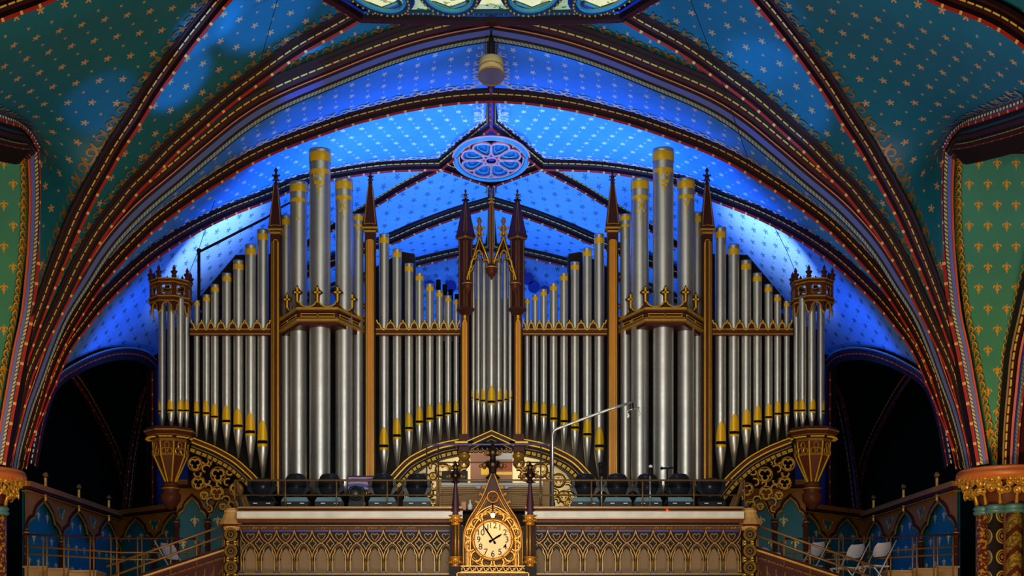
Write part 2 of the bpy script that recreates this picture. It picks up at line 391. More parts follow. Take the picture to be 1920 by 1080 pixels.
M['scrollgrey'] = simple('grey_gold_scroll', S(122, 112, 96), .5, 0, .3, 8)
def jamb(crv, s, scl=None, dn=Vector((0, -1, 0))):
    mb = MB()
    bref = Vector((-s * -1.0, 0, 0))
    sweep(mb, crv, JP, scl, nfun=lambda p: dn, bref=bref)
    return mb
for s in (-1, 1):
    crv = LJ if s < 0 else mir(LJ); crt = LJT if s < 0 else mir(LJT)
    mb = MB(); sweep(mb, crv, JP, lambda q: .8 + .2 * q, nfun=lambda p: Vector((0, -1, 0)), bref=Vector((s, 0, 0)))
    sweep(mb, crt, [(b_ * 1.0, n_, m__) for b_, n_, m__ in JPH], lambda q: .55 + .45 * min(1, q * 3), nfun=lambda p: Vector((-s * .25, -1, 0)), bref=Vector((s * .1, 0, -1)))
    o = mb.build('trim_%d' % tn); o['kind'] = 'structure'; tn += 1; TR.setdefault('J', []).append(o)

# ------------------------------------------------------------------ vault webs
cn = [0]
def webgrid(A, B, offA=.2, offB=.2, na=48, nb=14, bulge=0.0):
    A = resample(A, na); B = resample(B, na); rows = []
    for a, b in zip(A, B):
        a2 = a - Nin(a) * offA; b2 = b - Nin(b) * offB; row = []
        for j in range(nb):
            t = j / (nb - 1); p = a2.lerp(b2, t)
            if bulge: p = p - Nin(p) * bulge * math.sin(PI * t) * (a2 - b2).length
            row.append(p)
        rows.append(row)
    return rows
CEIL = []
def unroll(rows):
    """flatten the ruled strip isometrically: returns 2-D points of its two edges"""
    A = [r[0] for r in rows]; B = [r[-1] for r in rows]
    a = Vector((0, 0)); b = Vector(((B[0] - A[0]).length + 1e-4, 0)); UA, UB = [a], [b]
    def third(p, q, dp, dq, sgn):
        d = q - p; L = max(d.length, 1e-6); e = d / L; x = (dp*dp - dq*dq + L*L) / (2*L); h = math.sqrt(max(0, dp*dp - x*x)); return p + e*x + Vector((-e.y, e.x))*h*sgn
    for i in range(1, len(A)):
        a2 = third(UA[-1], UB[-1], (A[i]-A[i-1]).length, (A[i]-B[i-1]).length, 1)
        b2 = third(a2, UB[-1], (B[i]-A[i]).length, (B[i]-B[i-1]).length, 1)
        UA.append(a2); UB.append(b2)
    return UA, UB
def web(A, B, mat, mode='arc', st=1.0, mid=.6, **kw):
    for s in (-1, 1):
        rows = webgrid(A, B, **kw)
        UA, UB = unroll(rows)
        if s > 0: rows = [[Vector((-p.x, p.y, p.z)) for p in r] for r in rows]
        m = int(len(rows) * mid); d = (UB[m] - UA[m]).normalized(); n = Vector((-d.y, d.x)); nb = len(rows[0])
        def fu(i, j):
            p = UA[i].lerp(UB[i], j / (nb - 1)); return (p.dot(d) if mode == 'x' else p.dot(n), p.dot(n) if mode == 'x' else p.dot(d) / st)
        mb = MB(); mb.grid(rows, M[mat], fu)
        o = mb.build('ceiling' if not CEIL else 'ceiling_%d' % (len(CEIL) + 1)); o['kind'] = 'structure'; CEIL.append(o)
        if s < 0: ret = rows
    return ret
LJfull = LJ + LJT[1:] + [P(-246, -117, 18)]
W = {}
W['a'] = web(LJfull, R1, 'starn', 'x', offA=.02, bulge=.04)
W['b'] = web(R1, R2 + [P(655, 5, 22.9)], 'starn', 'x', bulge=.03)
R2x = R2 + [P(750, 46, 23.66), P(850, 48, 23.7), P(921, 50, 23.7)]
W['c'] = web(R2x, R3, 'starn', 'arc', st=1.6, mid=.8, offB=.4)
W['d'] = web(R3, R4, 'starb', 'arc', st=1.9, offA=.2)
R5x = R5 + resample(DF, 10)[1:]
W['e'] = web(R4, R5x, 'starb', 'arc', st=1.9, mid=.85)
G = [P(*p) for p in [(60,850,24.6),(75,775,25.2),(103,713,26.0),(150,680,27.4),(200,660,29),(240,655,30.5),(290,677,33),(330,655,34.5)]] + R6[22:]
W['f'] = web(R5, G, 'stard', 'arc', st=2.7, mid=.8, offB=0.12)
R6x = R6 + resample(DBk, 8)[1:]
W['g'] = web(R6x, R7, 'stard', 'arc', st=1.7, mid=.8)
W['h'] = web(R7, R8, 'stard', 'arc', st=2.2, mid=.85)
# web beyond the near rib at the top corners
R0b = [p + Vector((-1.6 - .0 * i, -2.4, .9)) for i, p in enumerate(R0)]
web(R0, R0b, 'starn', 'x', offA=.25, offB=0)



# painted scrollwork borders that run on the webs beside the ribs
def surf(rows, i, dist, side):
    n = len(rows); k = max(0, min(n - 1.001, i)); a = int(k); t = k - a
    def at(r):
        if side == 'B': r = r[::-1]
        acc = 0
        for q in range(len(r) - 1):
            L = (r[q+1] - r[q]).length
            if acc + L >= dist or q == len(r) - 2: return r[q] + (r[q+1] - r[q]) * ((dist - acc) / max(L, 1e-6))
            acc += L
    return at(rows[a]).lerp(at(rows[a+1]), t)
def scrollborder(rows, side, d0, size, parent, mat, name='scroll_border', lo=.25, hi=1.0, mirror=False):
    mb = MB(); n = len(rows)
    edge = [surf(rows, i, d0, side) for i in range(n)]
    L = [0]
    for i in range(1, n): L.append(L[-1] + (edge[i] - edge[i-1]).length)
    def at(s, dist):
        s = max(0, min(L[-1] - 1e-4, s)); j = 0
        while j < n - 2 and L[j+1] < s: j += 1
        t = (s - L[j]) / max(1e-6, L[j+1] - L[j])
        p = surf(rows, j + t, d0 + dist, side)
        return p + (Vector((0, 0, 0)) - p + Vector((0, 20, 2))).normalized() * .02
    # one scroll: spiral + leaf, in (u, w) units of size
    sp = []
    for k in range(15):
        a = -PI * .5 + k / 14 * PI * 1.9; r = .40 * (1 - .6 * k / 14)
        sp.append((.55 + r * math.cos(a), .42 + r * math.sin(a)))
    tail = [(-.25 + .8 * k / 6, .12 + .1 * math.sin(k / 6 * PI) * -1 + .02) for k in range(7)]
    leaf = [(.95 + .28 * k / 5, .2 + .6 * (k / 5) ** .7) for k in range(6)]
    step = size * 1.25
    cnt = int(L[-1] / step)
    for c in range(cnt):
        s0 = c * step
        if not (lo <= s0 / L[-1] <= hi): continue
        sc = min(1.0, .45 + 1.3 * s0 / L[-1]) * size
        for line, wd in ((sp, .085), (tail, .09), (leaf, .11)):
            A, B = [], []
            for i, (u, w_) in enumerate(line):
                q0 = line[max(0, i-1)]; q1 = line[min(len(line)-1, i+1)]
                d = Vector((q1[0]-q0[0], q1[1]-q0[1])); d = d.normalized() if d.length > 0 else Vector((1, 0))
                ww = wd * (1.25 - .8 * i / len(line))
                A.append(at(s0 + (u + d.y*ww)*sc, (w_ - d.x*ww)*sc)); B.append(at(s0 + (u - d.y*ww)*sc, (w_ + d.x*ww)*sc))
            mb.quadstrip(A, B, mat)
    if mirror: mb.v = [(-x, y, z) for x, y, z in mb.v]
    return mb.build(name, parent)
for k, (wk, side, d0, size, tr, mat, lo, hi) in enumerate((
        ('a', 'B', .12, .22, 'R1', 'browngold', .22, 1), ('b', 'B', .12, .21, 'R2', 'browngold', .2, 1), ('c', 'B', .1, .21, 'R3', 'browngold', .2, .985),
        ('d', 'B', .15, .24, 'R4', 'scroll', .25, .985), ('e', 'B', .15, .24, 'R5', 'scroll', .3, .99), ('a', 'A', .02, .26, 'J', 'scrollgrey', .40, .74))):
    for mi_, par in enumerate(TR[tr][:2]):
        scrollborder(W[wk], side, d0, size, par, M[mat], lo=lo, hi=hi, mirror=bool(mi_))

for zz0, (ya, yb) in ((9.86, (24.5, 26.3)), (9.9, (26.8, 28.0))):
    for mi_ in (0, 1):
        rws = [[Vector((-.13 - .5 * j / 3, ya + (yb - ya) * i / 12, zz0 + .07)) for j in range(4)] for i in range(13)]
        scrollborder(rws, 'A', .0, .22, TR['ridge'][0], M['scroll'], lo=0, hi=1, mirror=bool(mi_))

# ================================================================== side walls, aisles, piers
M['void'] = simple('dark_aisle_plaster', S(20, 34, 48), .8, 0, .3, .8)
M['bluelit'] = simple('blue_lit_wall', S(14, 44, 100), .6, 0, .2, 1)  # blue light on the far piers, put into the wall colour
M['greywood'] = simple('worn_step_wood', S(150, 122, 84), .7, 0, .35, 8)
M['teal'] = fleurmat('teal_fleur_panel', S(6, 106, 126), S(226, 200, 130), .42, .42, 1.5)
M['spandrel'] = simple('brown_spandrel', S(150, 98, 38), .6, 0, .3, 3)
def xform(mb, f): mb.v = [tuple(f(Vector(v))) for v in mb.v]
def poly_plane(pts, Y, mat, name, th=.06, uvs=1.0, kind='structure'):
    mb = MB(); v = [P(x, y, Y) for x, y in pts]; n = len(v)
    a = [mb.vert(p) for p in v]; mb.face(a, mat, [(p.x * uvs, p.z * uvs) for p in v])
    b = [mb.vert(p + Vector((0, th, 0))) for p in v]; mb.face(b[::-1], mat)
    for i in range(n): j = (i+1) % n; mb.face((a[j], a[i], b[i], b[j]), mat)
    o = mb.build(name)
    if kind: o['kind'] = kind
    return o
# dark shell of the aisles and the end of the building
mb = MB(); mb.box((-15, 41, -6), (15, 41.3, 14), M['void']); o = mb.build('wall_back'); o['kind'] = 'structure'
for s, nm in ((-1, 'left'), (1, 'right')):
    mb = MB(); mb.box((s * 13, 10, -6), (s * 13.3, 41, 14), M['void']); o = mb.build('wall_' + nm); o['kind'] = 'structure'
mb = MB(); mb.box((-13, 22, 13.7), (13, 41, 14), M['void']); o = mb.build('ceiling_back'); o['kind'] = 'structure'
mb = MB(); mb.box((-15, -2, -6.3), (15, 41.3, -6), M['maroon2']); o = mb.build('floor'); o['kind'] = 'structure'
# end wall of the organ bay with painted blue roundels
ends = [P(921, 462, 36.2), P(857, 472, 36.2), P(777, 490, 36.2), P(700, 512, 36.2), P(620, 540, 36.2), P(520, 590, 36.2), P(420, 660, 36.2), P(345, 740, 36.2), P(290, 830, 36.2), P(290, 1180, 36.2)]
mb = MB(); pr = [(p.x, p.z) for p in ends] + [(-p.x, p.z) for p in ends[::-1]][:-1]
v = [mb.vert((x, 36.2, z)) for x, z in pr]; mb.face(v, M['stard'], [(x, z) for x, z in pr])
v2 = [mb.vert((x, 36.4, z)) for x, z in pr]; mb.face(v2[::-1], M['stard'])
o = mb.build('wall_organ_end'); o['kind'] = 'structure'
mb = MB()
for x, y, r in ((806, 536, 10), (845, 537, 11), (867, 520, 8), (990, 523, 11), (1001, 538, 11), (1021, 545, 9), (978, 510, 8)):
    c = P(x, y, 36.15); mb.prism([(c.x + r*.012*math.cos(2*PI*k/18), c.z + r*.012*math.sin(2*PI*k/18)) for k in range(18)], 36.12, 36.19, M['blue'])
mb.build('painted_roundel', o)
# blue-lit flank of the far piers behind the side towers
for s in (-1, 1):
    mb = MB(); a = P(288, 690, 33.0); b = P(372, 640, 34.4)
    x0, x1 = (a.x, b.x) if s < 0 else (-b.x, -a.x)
    mb.box((x0, 33.0, -4), (x1, 34.6, a.z + .15), M['bluelit'])
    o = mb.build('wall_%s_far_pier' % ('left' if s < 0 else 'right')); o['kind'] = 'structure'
# opening arch mouldings beneath the blue web
GO = C([(60,872,24.5),(78,778,25.2),(103,716,26.0),(150,682,27.4),(200,662,29),(240,657,30.5),(272,664,31.8),(291,680,33)], 40) 
GJ = resample([P(291,684,33), P(292,1000,33.0)], 8)
OPJ = [(.12, .0, 'bluelit'), (.02, .10, 'ribdark'), (-.06, .1, 'ribmar'), (-.1, .04, 'red'), (-.14, .02, 'ribdark'), (-.3, -.1, 'ribdark')]
OP = [(.12, .0, 'bluelit'), (.10, .06, 'bead2'), (.06, .08, 'bluelit'), (.02, .10, 'dark'), (-.06, .1, 'maroon'), (-.1, .04, 'red'), (-.14, .02, 'dark'), (-.3, -.1, 'dark')]
for s in (-1, 1):
    c = GO if s < 0 else mir(GO); mb = MB(); sweep(mb, c, OP, lambda q: .35 + .3 * q, nfun=lambda p: Vector((-s * .55, -.8, 0)), bref=Vector((s * .5, 0, 1)))
    sweep(mb, GJ if s < 0 else mir(GJ), OPJ, lambda q: .6, nfun=lambda p: Vector((-s * .55, -.8, 0)), bref=Vector((-s, 0, 0)))
    o = mb.build('trim_%d' % tn); o['kind'] = 'structure'; tn += 1
# dim ribs of the aisle vault seen in the openings
for s in (-1, 1):
    for pts in ([(232, 960, 36), (245, 850, 36), (262, 760, 36), (280, 700, 35)], [(240, 950, 38), (215, 850, 37), (170, 760, 35.5), (130, 700, 34)]):
        c = C(pts, 20); c = c if s < 0 else mir(c); mb = MB(); sweep(mb, c, RIB, None, nfun=lambda p: Vector((0, -1, 0)), bref=Vector((1, 0, 0)))
        o = mb.build('trim_%d' % tn); o['kind'] = 'structure'; tn += 1
# fleur-de-lis niche panels at the frame edges, with their scroll edges and the outer fan of ribs
KL = C([(1881,874,23.5),(1884,800,23.5),(1890,730,23.45),(1897,660,23.4),(1910,600,23.3),(1924,540,23.2),(1942,480,23.0),(1966,400,22.7),(1990,330,22.4)], 44)
KP = [(-.04, -.28, 'dark'), (-.02, -.02, 'browngold'), (.01, 0, 'dark'), (.04, -.05, 'bead'), (.07, -.03, 'maroon'), (.12, -.05, 'dark'), (.14, -.02, 'orange'), (.18, 0, 'dark'), (.185, -.03, 'blue'), (.22, 0, 'dark'), (.225, -.02, 'leaf'), (.27, 0, 'dark'), (.28, -.02, 'red'), (.31, 0, 'dark'), (.36, -.1, 'maroon'), (.8, -.3, 'maroon')]
PAN = [(1782, 258), (2010, 250), (2010, 330), (1985, 400), (1960, 480), (1940, 540), (1925, 600), (1912, 660), (1905, 730), (1900, 800), (1897, 880), (1846, 880), (1826, 713), (1812, 620), (1802, 527), (1788, 440), (1780, 360)]
MX = lambda pts: [(2 * CX - x, y) for x, y in pts]
for s in (-1, 1):
    o = poly_plane(PAN if s > 0 else MX(PAN)[::-1], 23.9, M['fleurpanel'], 'wall_%s_niche' % ('right' if s > 0 else 'left'))
    c = KL if s > 0 else mir(KL); mb = MB(); sweep(mb, c, KP, lambda q: .7 + .3 * q, nfun=lambda p: Vector((0, -1, 0)), bref=Vector((s, 0, 0)))
    o2 = mb.build('trim_%d' % tn); o2['kind'] = 'structure'; tn += 1
    # gilt scroll edging on both sides of the panel
    mb = MB()
    jr = mir(LJ) if s > 0 else LJ
    for crv, off, flip, a0, a1 in ((jr, .27 * s, s, .02, 1), (c, -.06 * s, -s, .05, 1)):
        q = resample(crv, 120)
        L = [p + Vector((off * (.85 if crv is jr else 1), 0, 0)) for p in q]
        L = [p * (23.86 / p.y) for p in L]
        tot = sum((L[i+1] - L[i]).length for i in range(len(L) - 1)); nstep = int(tot / .115)
        E = resample(L, nstep)
        for i in range(1, nstep - 1):
            t = (E[i+1] - E[i-1]).normalized(); nn = Vector((t.z, 0, -t.x)) * (1 if Vector((t.z, 0, -t.x)).x * flip > 0 else -1)
            pts = []
            for k in range(9):
                a = k / 8 * PI * 1.35 - .3; r = .05
                pts.append(E[i] + nn * (.035 + r * math.sin(a) * .8) + t * (-r * math.cos(a)))
            mb.tube(pts, [.011] * 8 + [.02], M['scrollo'], 4)
            mb.tube([E[i] - t * .05, E[i] + nn * .03 + t * .06], .009, M['scrollo'], 4)
    mb.build('gilt_scroll_edge', o)
    # head of the niche: arched dark recess with gold dashes
    mb = MB()
    H = [P(x, y, 23.7) for x, y in ((1783, 290), (1800, 283), (1840, 281), (1880, 281), (1990, 281))]
    if s < 0: H = mir(H)
    sweep(mb, catmull(H, 16), [(.06, .0, 'dark'), (.04, .03, 'red'), (-.0, .03, 'dark'), (-.03, .03, 'bead'), (-.06, .02, 'dark'), (-.16, 0, 'dark')], None, nfun=lambda p: Vector((0, -1, 0)), bref=Vector((0, 0, -1)))
    o3 = mb.build('trim_%d' % tn); o3['kind'] = 'structure'; tn += 1

# clustered piers with gilded foliage capitals
def shaftmat(name, kind_):
    t = NT(name); u, v = t.uv()
    if kind_ == 'chev':
        q = t.math('ABSOLUTE', t.math('SUBTRACT', t.math('FRACT', t.math('ADD', t.math('MULTIPLY', u, 2.0), .0)), .5))
        f = t.math('LESS_THAN', t.math('FRACT', t.math('DIVIDE', t.math('ADD', v, t.math('MULTIPLY', q, .32)), .30)), .3)
        nz = t.noise(26, 2, t.objc()); g = t.mix(t.math('GREATER_THAN', nz, .5), S(190, 140, 40), S(110, 92, 40))
        t.l(t.mix(f, g, S(96, 40, 22)), t.b.inputs['Base Color'])
    elif kind_ == 'ring':
        fu = t.math('MULTIPLY', t.math('SUBTRACT', t.math('FRACT', t.math('MULTIPLY', u, 3.0)), .5), .28)
        fv = t.math('MULTIPLY', t.math('SUBTRACT', t.math('FRACT', t.math('DIVIDE', v, .31)), .5), .31)
        r = t.math('SQRT', t.math('ADD', t.math('POWER', fu, 2.0), t.math('POWER', fv, 2.0)))
        f = t.math('MAXIMUM', t.math('LESS_THAN', t.math('ABSOLUTE', t.math('SUBTRACT', r, .10)), .012), t.math('LESS_THAN', t.math('ABSOLUTE', t.math('SUBTRACT', r, .065)), .006))
        f = t.math('MAXIMUM', f, t.math('LESS_THAN', r, .03))
        t.l(t.mix(f, S(40, 30, 20), S(214, 170, 60)), t.b.inputs['Base Color'])
    else:
        f = t.math('GREATER_THAN', t.noise(24, 3, t.objc()), .53)
        t.l(t.mix(f, S(96, 40, 22), S(206, 140, 40)), t.b.inputs['Base Color'])
    t.b.inputs['Roughness'].default_value = .4; t.b.inputs['Metallic'].default_value = .2
    return t.m
M['chev'] = shaftmat('gold_chevron_shaft', 'chev'); M['ring'] = shaftmat('gold_ring_shaft', 'ring'); M['vine'] = shaftmat('red_gold_vine_shaft', 'vine')
M['astragal'] = simple('blue_green_astragal', S(70, 110, 110), .4, .1, .2, 5)
M['abacus'] = simple('terracotta_gilt_abacus', S(176, 96, 44), .45, .1, .2, 5)
rnd = random.Random(3)
for s in (-1, 1):
    cx = s * (1888 - CX) * 24 / F; cy = 24.0
    pier = put('clustered_pier', None, 'clustered pier with painted gold shafts and gilded leaf capital at the %s edge' % ('left' if s < 0 else 'right'), 'pier', loc=(cx, cy, -6))
    ztop = P(0, 895, 24).z; zb = P(0, 1300, 24).z - 5.9
    zc = P(0, 952, 24).z
    for k in range(8):
        a = -PI / 2 + k * PI / 4; r = .12 if k % 2 else .125
        x, y = cx + .34 * math.cos(a), cy + .34 * math.sin(a)
        mb = MB(); mb.lathe((x, y, 0), [(r, zb), (r, zc - .1)], M['chev' if k % 2 == 0 else 'ring'] if k not in (2, 6) else M['vine'], 20)
        sh = mb.build('shaft', pier)
        mb = MB(); mb.lathe((x, y, 0), [(r, zc - .12), (r + .035, zc - .10), (r + .04, zc - .07), (r + .015, zc - .05), (r + .04, zc - .03), (r + .03, zc), (r, zc + .02)], M['astragal'], 20)
        mb.build('astragal', sh)
    mb = MB(); mb.lathe((cx, cy, 0), [(.36, zb), (.36, zc), (.40, zc + .03), (.44, zc + .2), (.56, zc + .38), (.62, ztop - .08)], M['maroon2'], 24); mb.build('core', pier)
    mb = MB()
    for row, (zz, rr, n, sz) in enumerate(((zc + .30, .60, 34, .055), (zc + .37, .64, 38, .055), (zc + .22, .57, 30, .045), (zc + .43, .67, 40, .045))):
        for k in range(n):
            a = 2*PI*k/n + row * .13 + rnd.uniform(-.05, .05); r2 = rr + rnd.uniform(-.03, .03); z2 = zz + rnd.uniform(-.03, .03)
            c = Vector((cx + r2 * math.cos(a), cy + r2 * math.sin(a), z2))
            mb.ball(c, sz * rnd.uniform(.6, 1), M['gold'], 7)
            q = [c + Vector((-math.sin(a) * .05 * math.cos(b), math.cos(a) * .05 * math.cos(b), .05 * math.sin(b))) + Vector((math.cos(a), math.sin(a), 0)) * .03 for b in [i * PI / 4 for i in range(8)]]
            mb.tube(q, .014, M['gold'], 4, True)
    for k in range(12):
        a = 2*PI*k/12; p0 = Vector((cx + .44*math.cos(a), cy + .44*math.sin(a), zc + .02)); p1 = Vector((cx + .47*math.cos(a), cy + .47*math.sin(a), zc + .16)); p2 = Vector((cx + .60*math.cos(a), cy + .60*math.sin(a), zc + .26))
        mb.tube([p0, p1, p2], [.03, .022, .045], M['gold'], 6)
    mb.build('leaf_capital', pier)
    mb = MB(); mb.lathe((cx, cy, 0), [(.62, ztop - .1), (.72, ztop - .06), (.745, ztop - .01), (.74, ztop + .03), (.70, ztop + .05), (.73, ztop + .07), (.70, ztop + .1), (.3, ztop + .12)], M['abacus'], 32)
    mb.build('abacus', pier)

# arched panelling round the side galleries
def foil_arch(w, h):        # half of a multifoil pointed arch, (u, z) from springing to apex
    half = [(0, 0), (.02, .16), (.07, .30), (.15, .40), (.20, .42), (.21, .50), (.26, .68), (.36, .84), (.45, .94), (.5, 1.03)]
    L = [(x * w, z * h) for x, z in half]; return L + [(w - x, z) for x, z in L[::-1][1:]]
def panelling(nm, label, O, U, nb, w, z0, z1, h, z3, mirror=False, pinn=True):
    D = Vector((U.y, -U.x, 0)); 
    if mirror: D = Vector((-U.y, U.x, 0)) if D.y > 0 else D
    if D.y > 0: D = -D
    f = lambda v: O + U * v.x + D * (-v.y) + Vector((0, 0, v.z))
    def uvsync(mb): return mb
    th = put(nm, None, label, 'wall panelling', loc=tuple(O + Vector((0, 0, z0))))
    mb = MB(); a = [(0, z0), (nb*w, z0), (nb*w, z3), (0, z3)]
    v = [mb.vert((x, .02, z)) for x, z in a]; mb.face(v, M['teal'], [(x + .1, z) for x, z in a]); xform(mb, f); mb.build('teal_panel', th)
    for b in range(nb):
        arch = [(x + b*w, z + z1) for x, z in foil_arch(w, h)]
        mb = MB()
        n = len(arch); up = [mb.vert((x, -.03, z)) for x, z in arch]; tp = [mb.vert((x, -.03, z3)) for x, z in arch]
        for i in range(n - 1): mb.face((up[i], up[i+1], tp[i+1], tp[i]), M['spandrel'])
        xform(mb, f); sp = mb.build('spandrel', th)
        mb = MB(); mb.tube([(x, -.05, z) for x, z in arch], .022, M['gold'], 5); mb.tube([(x, -.045, z + .05) for x, z in arch], .03, M['maroon'], 5)
        if pinn:
            mb.tube([((b + .5)*w, -.07, z1 + h*1.02), ((b + .5)*w, -.07, z3 + .28)], .03, M['gold'], 5); mb.ball(((b+.5)*w, -.07, z3 + .34), .05, M['browngold'], 6)
            for q in (-1, 1): mb.ball(((b+.5)*w + q*.07, -.07, z3 + .33), .03, M['browngold'], 6)
        xform(mb, f); mb.build('arch_moulding', sp)
        mb = MB()
        cxx = (b + 1) * w if b < nb - 1 or True else 0
        pts = []
        for k in range(24):
            t = 2*PI*k/24; r = .10 * (1 + .35 * math.cos(3*t + PI))
            pts.append((b*w + w * (.0 if False else 0) + r*math.sin(t) * 1.25 + 0, -.04, z3 - .24 + r*math.cos(t)))
        if b > 0:
            c = mb.vert((b*w, -.035, z3 - .24)); vs = [mb.vert((p[0], -.035, p[2])) for p in pts]
            for k in range(24): mb.face((c, vs[k], vs[(k+1) % 24]), M['teal'], [(.1, .1)] * 3)
            mb.tube(pts, .014, M['gold'], 4, True); xform(mb, f); mb.build('trefoil_hole', sp)
    for b in range(nb + 1):
        mb = MB(); mb.lathe((b*w, -.05, 0), [(.045, z0), (.045, z1 - .12), (.07, z1 - .1), (.06, z1 - .06), (.045, z1 - .04), (.06, z1), (.04, z1 + .03)], M['maroon2'], 8)
        mb.lathe((b*w, -.05, 0), [(.062, z1 - .03), (.066, z1 - .01)], M['gold'], 8); xform(mb, f); mb.build('colonnette', th)
    mb = MB(); mb.box((0, -.1, z3 - .02), (nb*w, .04, z3 + .03), M['maroon']); mb.box((0, -.13, z3 + .03), (nb*w, .04, z3 + .10), M['spandrel']); mb.box((0, -.14, z3 + .10), (nb*w, .04, z3 + .115), M['gold']); mb.box((0, -.11, z3-.06), (nb*w, .04, z3-.045), M['gold']); xform(mb, f); mb.build('cornice', th)
    return th
for s, sd in ((-1, 'left'), (1, 'right')):
    A = Vector((s * 8.1, 27.7, 0)); B = Vector((s * 7.6, 32.7, 0)); U = (B - A).normalized(); w = (B - A).length / 3
    panelling('arched_panelling', 'teal arched panelling with fleurs-de-lis receding beside the %s pier' % sd, A, U, 3, w, -.6, 2.8, .62, 3.56)
    # short return, in shade
    C0 = B; C1 = Vector((s * 5.72, 29.35, 0)) + Vector((s * 0.0, 1.6, 0)); U = (C1 - C0).normalized()
    panelling('arched_panelling', 'shaded dark teal arched panelling in the corner behind the %s organ turret' % sd, C0, U, 2, (C1 - C0).length / 2, -.6, 2.9, .6, 3.6, pinn=False)
    xa, xb = s * (921 - 332) * 29.3 / F, s * (921 - 332 - 58 * 2) * 29.3 / F
    O = Vector((min(xa, xb), 29.3, 0)); ww = abs(xb - xa) / 2
    panelling('arched_panelling', 'lit teal arched panelling under the %s tracery bracket of the organ' % sd, O, Vector((1, 0, 0)), 2, ww, -.6, 3.15, .42, 3.78, pinn=False)
    # stepped seats at the bottom edge
    for k, (x0, x1, yt) in enumerate(((46, 86, 1065), (86, 128, 1069), (128, 180, 1073))):
        a = P(x0, yt, 25.5 - .3 * k); b = P(x1, yt, 25.5 - .3 * k)
        X0, X1 = (a.x, b.x) if s < 0 else (-b.x, -a.x)
        mb = MB(); mb.box((X0, 25.5 - .3*k, -5.9), (X1, 26.1 - .3*k, a.z), M['greywood']); mb.box((X0 - .02, 25.46 - .3*k, a.z), (X1 + .02, 26.1 - .3*k, a.z + .03), M['greywood'])
        top(mb.build('seating_step'), '%s worn wooden seating step at the foot of the %s side panelling' % (('highest', 'middle', 'lowest')[k], sd), 'step', 'wooden steps of the %s side gallery' % sd)

# ================================================================== the organ
def pipemat():
    t = NT('tin_pipe_metal')
    nz = t.noise(14, 4, t.objc()); nz2 = t.noise(2.2, 2, t.objc())
    c = t.mix(nz2, S(176, 178, 176), S(222, 222, 218)); t.l(t.mix(t.math('MULTIPLY', nz, .5), c, S(150, 146, 138)), t.b.inputs['Base Color'])
    t.b.inputs['Metallic'].default_value = .88
    r = t.n('ShaderNodeMapRange'); t.l(nz, r.inputs[0]); r.inputs[3].default_value = .34; r.inputs[4].default_value = .5; t.l(r.outputs[0], t.b.inputs['Roughness'])
    bp = t.n('ShaderNodeBump'); bp.inputs['Strength'].default_value = .08; t.l(nz, bp.inputs['Height']); t.l(bp.outputs[0], t.b.inputs['Normal'])
    return t.m
M['tin'] = pipemat()
M['mouth'] = simple('gilt_mouth_leaf', S(226, 176, 20), .4, .25, .12, 40)
M['slot'] = simple('black_mouth_slot', S(10, 8, 8), .8)
M['olive'] = simple('tarnished_gilt_cap', S(120, 110, 60), .4, .6, .2, 20)
Y0 = 26.0
